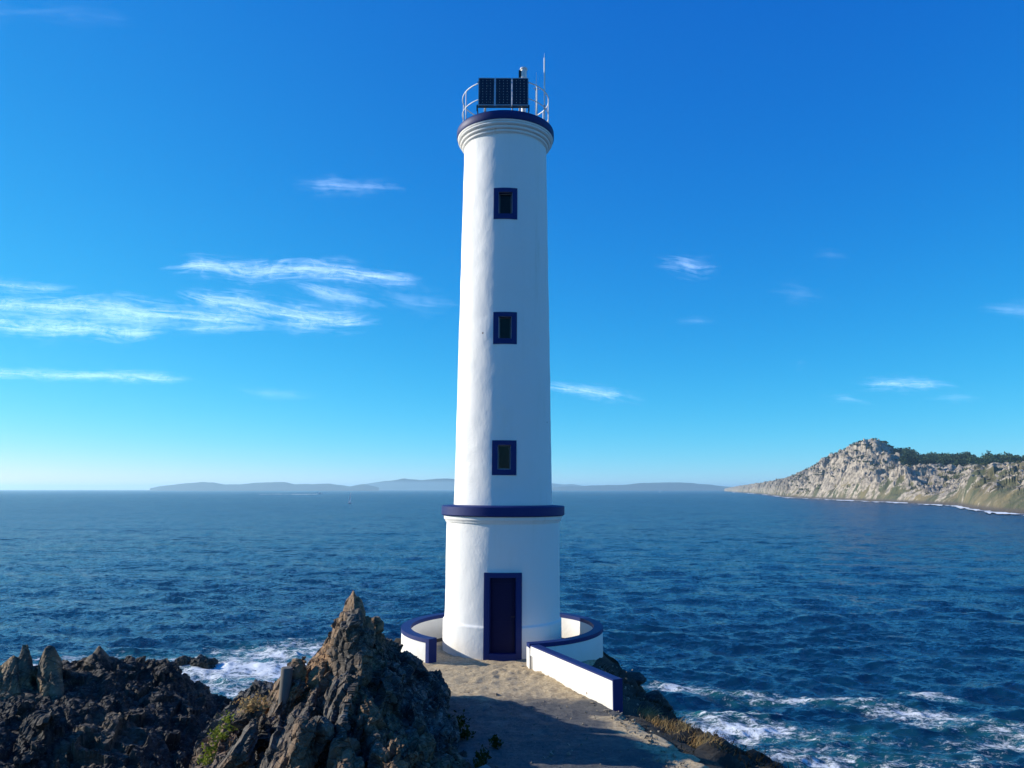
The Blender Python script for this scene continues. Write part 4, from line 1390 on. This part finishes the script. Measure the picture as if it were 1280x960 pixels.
for k in range(620):
    px = rnd.uniform(990, 1330)
    sp_ = np.interp(px, [950, 1120, 1195, 1280, 1440], [1757, 1100, 900, 570, 430])
    wd = np.interp(px, [905, 980, 1090, 1180, 1280, 1440], [500, 420, 420, 560, 760, 800])
    g = head_point(px, sp_ + wd * rnd.uniform(.10, .97) ** (0.6 if px > 1100 else 1))
    if g.z < SEA + 9: continue
    crown_quads(V, Q, g + Vector((0, 0, .6)), rnd.uniform(2.5, 8.0) * (1.0 if k % 5 else 1.6), rnd.uniform(1.2, 2.8), 40, rnd, 1.0)
me = mesh_np('scrub', [tuple(v) for v in V], Q)
tag(link('scrub', me, M_SCRUB), 'low green scrub dotted over the headland slopes', kind='stuff')
tl = [('rounded dark tree on the headland skyline left of the woods', 1124, 1470, 5, 560.5), ('lone dark tree on the skyline above the pale outcrop', 1212, 1420, 5, 562.5),
      ('dark tree on the skyline, second from the right edge', 1238, 1400, 4.5, 564), ('dark tree on the skyline nearest the right edge', 1262, 1380, 4.5, 564.5)]
for lab, px, dist, s, top in tl:
    g = head_point(px, dist)
    topz = at(px, top, dist).z
    h_ = max(topz - g.z, 6)
    tr = empty('pine_tree', (g.x, g.y, g.z - 0.5))
    tag(tr, lab, 'tree', 'trees on the headland skyline')
    bm = bmesh.new()
    add_tube(bm, [(0, 0, 0), (0.1, 0, h_ * .3), (0, .1, h_ * .75)], 0.5, 8, r_end=0.2)
    obj('trunk', bm, M_BARK, tr)
    V2, Q2 = [], []
    crown_quads(V2, Q2, Vector((0, 0, h_ * .66)), s * 1.2, h_ * .42, 260, rnd, 1.1)
    link('crown', mesh_np('crown', [tuple(v) for v in V2], Q2), M_WOOD, tr)

# granite blocks on the headland slopes
V, Fq = [], []
for k in range(520):
    px = rnd.uniform(985, 1300)
    sp_ = np.interp(px, [950, 1120, 1195, 1280], [1757, 1100, 900, 570])
    dist = sp_ + rnd.random() ** 0.8 * 400
    g = head_point(px, dist)
    if g.z < SEA + 3: continue
    s = rnd.uniform(1.0, 2.4) * (1.6 if rnd.random() < .1 else 1)
    pts = [g + Vector((rnd.gauss(0, .7) * s, rnd.gauss(0, .7) * s, rnd.gauss(0.25, .6) * s)) for _ in range(9)]
    v, f = hull_arrays(pts)
    o = len(V)
    V += v
    Fq += [[i + o for i in q] for q in f]
me = bpy.data.meshes.new('boulders')
me.from_pydata(V, [], Fq)
t = NT('pale_granite')
t.pbsdf(t.mix(t.noise(0.3, 5), (0.20, 0.17, 0.135), (0.36, 0.31, 0.25)), 0.9, t.bump(t.noise(0.8, 5), 0.8, 0.8))
tag(link('boulders', me, t.m), 'pale granite boulders scattered over the headland slopes', kind='stuff')

# surf along the headland and the motor boat's wake
t = NT('surf_foam')
al = t.mapr(t.math('ADD', t.at('thick'), t.math('MULTIPLY', t.math('SUBTRACT', t.noise(0.022, 6, 0.72), 0.5), 4.2)), 0.45, 0.75)
df = t.n('ShaderNodeBsdfDiffuse', {'Color': (0.80, 0.84, 0.86, 1)})
mx = t.n('ShaderNodeMixShader', {0: al, 1: t.n('ShaderNodeBsdfTransparent').outputs[0], 2: df.outputs[0]})
t.t.links.new(mx.outputs[0], t.out.inputs['Surface'])
M_SURF = t.m
def build_surf():
    px = np.linspace(915, 1420, 700)
    spy = np.interp(px, [905, 950, 985, 1050, 1120, 1195, 1215, 1245, 1280, 1440], [614.2, 617.5, 622, 625, 628, 632, 636, 640, 643, 655])
    wn_ = np.interp(px, [915, 1000, 1150, 1190, 1210, 1250, 1285, 1420], [0.7, 0.9, 1.1, 1.5, 3.0, 2.6, 2.0, 2.0])
    nz = fbm(np.stack([px * 0.09, px * 0, px * 0], 1), 3, 91)
    V, th = [], []
    m = 9
    for i in range(len(px)):
        for j in range(m):
            v = j / (m - 1)
            q = at_plane(px[i], spy[i] - 0.9 + v * (0.9 + wn_[i] * (1 + 0.9 * nz[i])), SEA + 0.8)
            V.append(tuple(q)); th.append((1.0 - abs(v - 0.45) * 1.7) * np.interp(px[i], [915, 1150, 1200, 1230], [.5, .55, .95, 1.0]) + 0.6 * nz[i])
    me = mesh_np('surf', V, grid_quads(len(px), m))
    attr(me, 'thick', th)
    tag(link('surf', me, M_SURF), 'white surf breaking along the foot of the headland', kind='stuff')
    V, th = [], []
    for i in range(60):
        u = i / 59
        for j in range(5):
            v = -1 + j / 2
            q = at_plane(322 + 75 * u, 617.9 - 0.2 * u + v * (0.32 + 0.2 * (1 - u)), SEA + 0.6)
            V.append(tuple(q)); th.append((0.35 + 0.5 * u) * (1 - abs(v) * 0.6))
    me = mesh_np('boat_wake', V, grid_quads(60, 5))
    attr(me, 'thick', th)
    tag(link('boat_wake', me, M_SURF), 'long pale wake trailing left behind the motorboat', kind='stuff')
build_surf()

# ------------------------------------------------------------------ boats
def sail_boat(px, py, mast_py, label):
    c = at_plane(px, py, SEA)
    hgt = at(px, mast_py, c.y).z - SEA
    root = empty('sailboat', (c.x, c.y, SEA))
    root.rotation_euler = (0, R(2), R(70))
    tag(root, label, 'sailboat')
    bm = bmesh.new()
    L = hgt * 0.72
    rings = []
    for i in range(9):
        u = -1 + 2 * i / 8
        w = L * 0.14 * (1 - abs(u) ** 2.4) + 0.05
        top = 1.1 + 0.35 * max(u, 0)
        rings.append([bm.verts.new((u * L / 2, s * w * k, z)) for s, k, z in ((-1, 1, top), (-1, .75, 0.1), (0, .1, -0.5), (1, .75, 0.1), (1, 1, top))])
    for A, B in zip(rings[:-1], rings[1:]):
        for j in range(4):
            bm.faces.new((A[j], A[j + 1], B[j + 1], B[j]))
        bm.faces.new((A[4], A[0], B[0], B[4]))
    bm.faces.new(rings[0]); bm.faces.new(rings[-1][::-1])
    obj('hull', bm, M_BOAT, root)
    bm = bmesh.new()
    add_box(bm, -L * .2, L * .12, -L * .07, L * .07, 1.1, 1.8)
    obj('cabin', bm, M_BOAT, root)
    bm = bmesh.new()
    add_tube(bm, [(L * .08, 0, 0.8), (L * .08, 0, hgt)], 0.16, 8, r_end=0.09)
    obj('mast', bm, M_RAIL, root)
    bm = bmesh.new()
    add_tube(bm, [(L * .08, 0, 2.1), (-L * .32, 0, 2.1)], 0.1, 6)
    obj('boom', bm, M_RAIL, root)
    bm = bmesh.new()
    a, b, c_ = (L * .06, 0.03, 2.3), (-L * .30, 0.3, 2.3), (L * .07, 0.03, hgt * .93)
    v = [bm.verts.new(a), bm.verts.new(b), bm.verts.new((-L * .12, .45, hgt * .45)), bm.verts.new(c_), bm.verts.new((L * .06, .12, hgt * .45))]
    bm.faces.new(v)
    ex = bmesh.ops.extrude_face_region(bm, geom=bm.faces[:])
    for q in ex['geom']:
        if isinstance(q, bmesh.types.BMVert): q.co.y += 0.03
    obj('sail', bm, M_SAIL, root)
sail_boat(437.5, 629, 614.5, 'small white sailboat on the water left of the lighthouse')
sail_boat(825, 615.6, 611, 'tiny white sail far off below the hazy island right of the lighthouse')
c = at_plane(399, 617.2, SEA)
root = empty('motorboat', (c.x, c.y, SEA))
tag(root, 'white motorboat towing a long pale wake on the horizon', 'motorboat')
bm = bmesh.new()
rings = []
for i in range(8):
    u = -1 + 2 * i / 7
    w = 2.4 * (1 - max(u, 0) ** 2.2) + .05
    rings.append([bm.verts.new((u * 10, s * w * k, z)) for s, k, z in ((-1, 1, 2.6 + max(u, 0)), (-1, .8, 0.1), (0, .1, -.6), (1, .8, 0.1), (1, 1, 2.6 + max(u, 0)))])
for A, B in zip(rings[:-1], rings[1:]):
    for j in range(4): bm.faces.new((A[j], A[j + 1], B[j + 1], B[j]))
    bm.faces.new((A[4], A[0], B[0], B[4]))
bm.faces.new(rings[0]); bm.faces.new(rings[-1][::-1])
obj('hull', bm, M_BOAT, root)
bm = bmesh.new()
add_box(bm, -5, 3, -1.7, 1.7, 2.6, 4.6)
add_box(bm, -4, 1, -1.4, 1.4, 4.6, 6.0)
obj('cabin', bm, M_BOAT, root)
bm = bmesh.new()
add_box(bm, 3.01, 3.06, -1.4, 1.4, 3.4, 4.3)
obj('windscreen', bm, M_GLASS, root)

# ------------------------------------------------------------------ cirrus streaks
def cloud_mat():
    t = NT('cirrus')
    uv = t.n('ShaderNodeUVMap', uv_map='flow').outputs[0]
    fade = t.at('fade')
    dens = t.at('wisp')
    n1 = t.noise(1.0, 8, 0.62, vec=t.scalev((0.42, 1.9, 1), (0, 0, 0.10), uv), dist=0.9)
    n2 = t.noise(1.0, 6, 0.6, vec=t.scalev((1.6, 1.2, 1), (0, 0, 0.6), uv), dist=1.2)
    s = t.math('ADD', t.math('MULTIPLY', n1, 0.72), t.math('MULTIPLY', n2, 0.28))
    fib = t.mapr(t.math('ADD', s, t.math('MULTIPLY', t.math('SUBTRACT', fade, 0.5), 0.22)), 0.37, 0.78)
    a = t.math('MULTIPLY', t.math('MULTIPLY', t.math('POWER', fade, 0.8), fib), 1.25)
    a = t.math('MULTIPLY', a, dens, clamp=True)
    tr = t.n('ShaderNodeBsdfTransparent', {'Color': t.mix(t.math('MULTIPLY', a, 0.55), (1, 1, 1), (0, 0, 0))})
    tl_ = t.n('ShaderNodeBsdfTranslucent', {'Color': t.mix(a, (0, 0, 0), (0.84, 0.97, 1.0))})
    ad = t.n('ShaderNodeAddShader', {0: tr.outputs[0], 1: tl_.outputs[0]})
    t.t.links.new(ad.outputs[0], t.out.inputs['Surface'])
    return t.m
M_CLOUD = cloud_mat()
ALT = 5200.0
def cirrus(pts, th, dens, label, seed):
    pts = np.array(pts, float)
    L = np.concatenate([[0], np.cumsum(np.hypot(*np.diff(pts, axis=0).T))])
    n = max(30, int(L[-1] / 4))
    m = 13
    s = np.linspace(0, L[-1], n)
    px, py = np.interp(s, L, pts[:, 0]), np.interp(s, L, pts[:, 1])
    wob = fbm(np.stack([s / 130, s * 0 + seed, s * 0], 1), 3, seed) * th * 0.55
    u = s / L[-1]
    wid = th * 2.1 * (0.30 + 0.70 * np.sin(np.pi * np.clip(u, 0.0, 1)) ** 0.6) * (1 + 0.45 * fbm(np.stack([s / 70, s * 0 + 3 + seed, s * 0], 1), 3, seed + 5))
    V, fade, uv = [], [], []
    for i in range(n):
        for j in range(m):
            v = -1 + 2 * j / (m - 1)
            p = at_plane(px[i], py[i] + wob[i] + v * wid[i], ALT)
            p.z += 25 * math.sin(i * 0.13 + j * 0.3 + seed)
            V.append(tuple(p))
            e = min(u[i], 1 - u[i]) * L[-1] / 45
            fade.append((1 - abs(v)) ** 1.25 * min(1, e) ** 0.8)
            uv.append((s[i] / 26 + seed * 3.7, v * wid[i] / 13 + seed * 1.3))
    me = mesh_np('cirrus_cloud', V, grid_quads(n, m))
    smooth(me)
    attr(me, 'fade', fade)
    attr(me, 'wisp', [0.75 * dens ** 1.6] * len(V))
    ul = me.uv_layers.new(name='flow')
    li = np.zeros(len(me.loops), np.int32)
    me.loops.foreach_get('vertex_index', li)
    ul.data.foreach_set('uv', np.array(uv, np.float32)[li].ravel())
    o = link('cirrus_cloud', me, M_CLOUD)
    o.visible_shadow = True
    return tag(o, label, 'cloud', 'cirrus streaks in the sky')
for k, (pts, th, dn, lab) in enumerate([
    ([(-60, 12), (60, 16), (175, 27)], 13, .2, 'faint thin cloud streak in the top left corner of the sky'),
    ([(362, 228), (420, 229), (512, 239)], 10, .55, 'soft lone cloud wisp level with the top window'),
    ([(195, 337), (240, 332), (310, 340), (380, 338), (450, 345), (532, 349)], 12, 1.0, 'long bright frayed cloud streak, uppermost of the left bank'),
    ([(215, 362), (280, 380), (350, 390), (410, 396), (480, 402)], 14, 1.0, 'thick bright cloud streak slanting down toward the lighthouse'),
    ([(355, 353), (400, 367), (430, 374), (488, 383)], 11, .75, 'short slanting cloud wisp between two bright streaks'),
    ([(-80, 383), (20, 381), (100, 383), (175, 391), (250, 394), (335, 406)], 13, .9, 'broad bright cloud streak running in from the left edge'),
    ([(-60, 400), (0, 404), (75, 411), (150, 415), (215, 410)], 11, 1.0, 'bright lower cloud strand under the broad left streak'),
    ([(90, 396), (150, 400), (220, 404)], 16, .6, 'filmy cloud veil between the two left strands'),
    ([(200, 410), (280, 411), (360, 407)], 6, .7, 'thin cloud tail trailing right from the lower left strand'),
    ([(-70, 392), (60, 397), (190, 403), (300, 407)], 13, .36, 'wide pale cloud veil filling the gap of the left bank'),
    ([(-60, 357), (20, 358), (100, 362)], 6, .75, 'thin short cloud line above the broad left streak'),
    ([(-60, 464), (60, 468), (150, 472), (250, 475)], 7, .85, 'straight thin cloud line low on the left'),
    ([(290, 487), (350, 492), (410, 496)], 6, .4, 'very faint thin cloud line low and left of the lighthouse'),
    ([(465, 366), (520, 374), (585, 384)], 12, .4, 'faint hazy wisp touching the left side of the tower'),
    ([(660, 481), (720, 487), (770, 493), (812, 500)], 7, .85, 'thin bright cloud line starting behind the tower on its right'),
    ([(815, 326), (845, 330), (875, 335), (903, 334)], 10, .85, 'small bright ragged cloud right of the tower'),
    ([(1012, 318), (1040, 319), (1064, 321)], 7, .4, 'tiny faint cloud puff high on the right'),
    ([(955, 365), (1000, 368), (1042, 371)], 9, .3, 'faint cloud smudge below the tiny high puff'),
    ([(842, 402), (870, 400), (900, 402)], 4.5, .5, 'tiny thin cloud dash right of the middle window'),
    ([(988, 453), (1002, 451), (1014, 454)], 6, .7, 'tiny cloud dot above the headland bay'),
    ([(1058, 480), (1110, 480), (1200, 484)], 7, .8, 'long thin bright cloud above the headland peak'),
    ([(1025, 500), (1060, 499), (1095, 504)], 8, .5, 'short hazy cloud just under the long bright one'),
    ([(1150, 498), (1195, 499), (1240, 501)], 6, .4, 'faint thin cloud right of the headland peak'),
    ([(1218, 386), (1260, 387), (1340, 389)], 8, .45, 'faint cloud streak at the right edge of the sky')]):
    cirrus(pts, th, dn, lab, k + 1)

# ------------------------------------------------------------------ sea air
t = NT('sea_air')
vol = t.n('ShaderNodeVolumePrincipled', {'Color': (0.52, 0.83, 1.0, 1), 'Density': 7.0e-5, 'Anisotropy': 0.3})
t.t.links.new(vol.outputs[0], t.out.inputs['Volume'])
bm = bmesh.new()
add_box(bm, -27500, 27500, -27300, 27600, -20, 140)
tag(obj('haze', bm, t.m), 'thin blue sea haze over the water', kind='stuff')
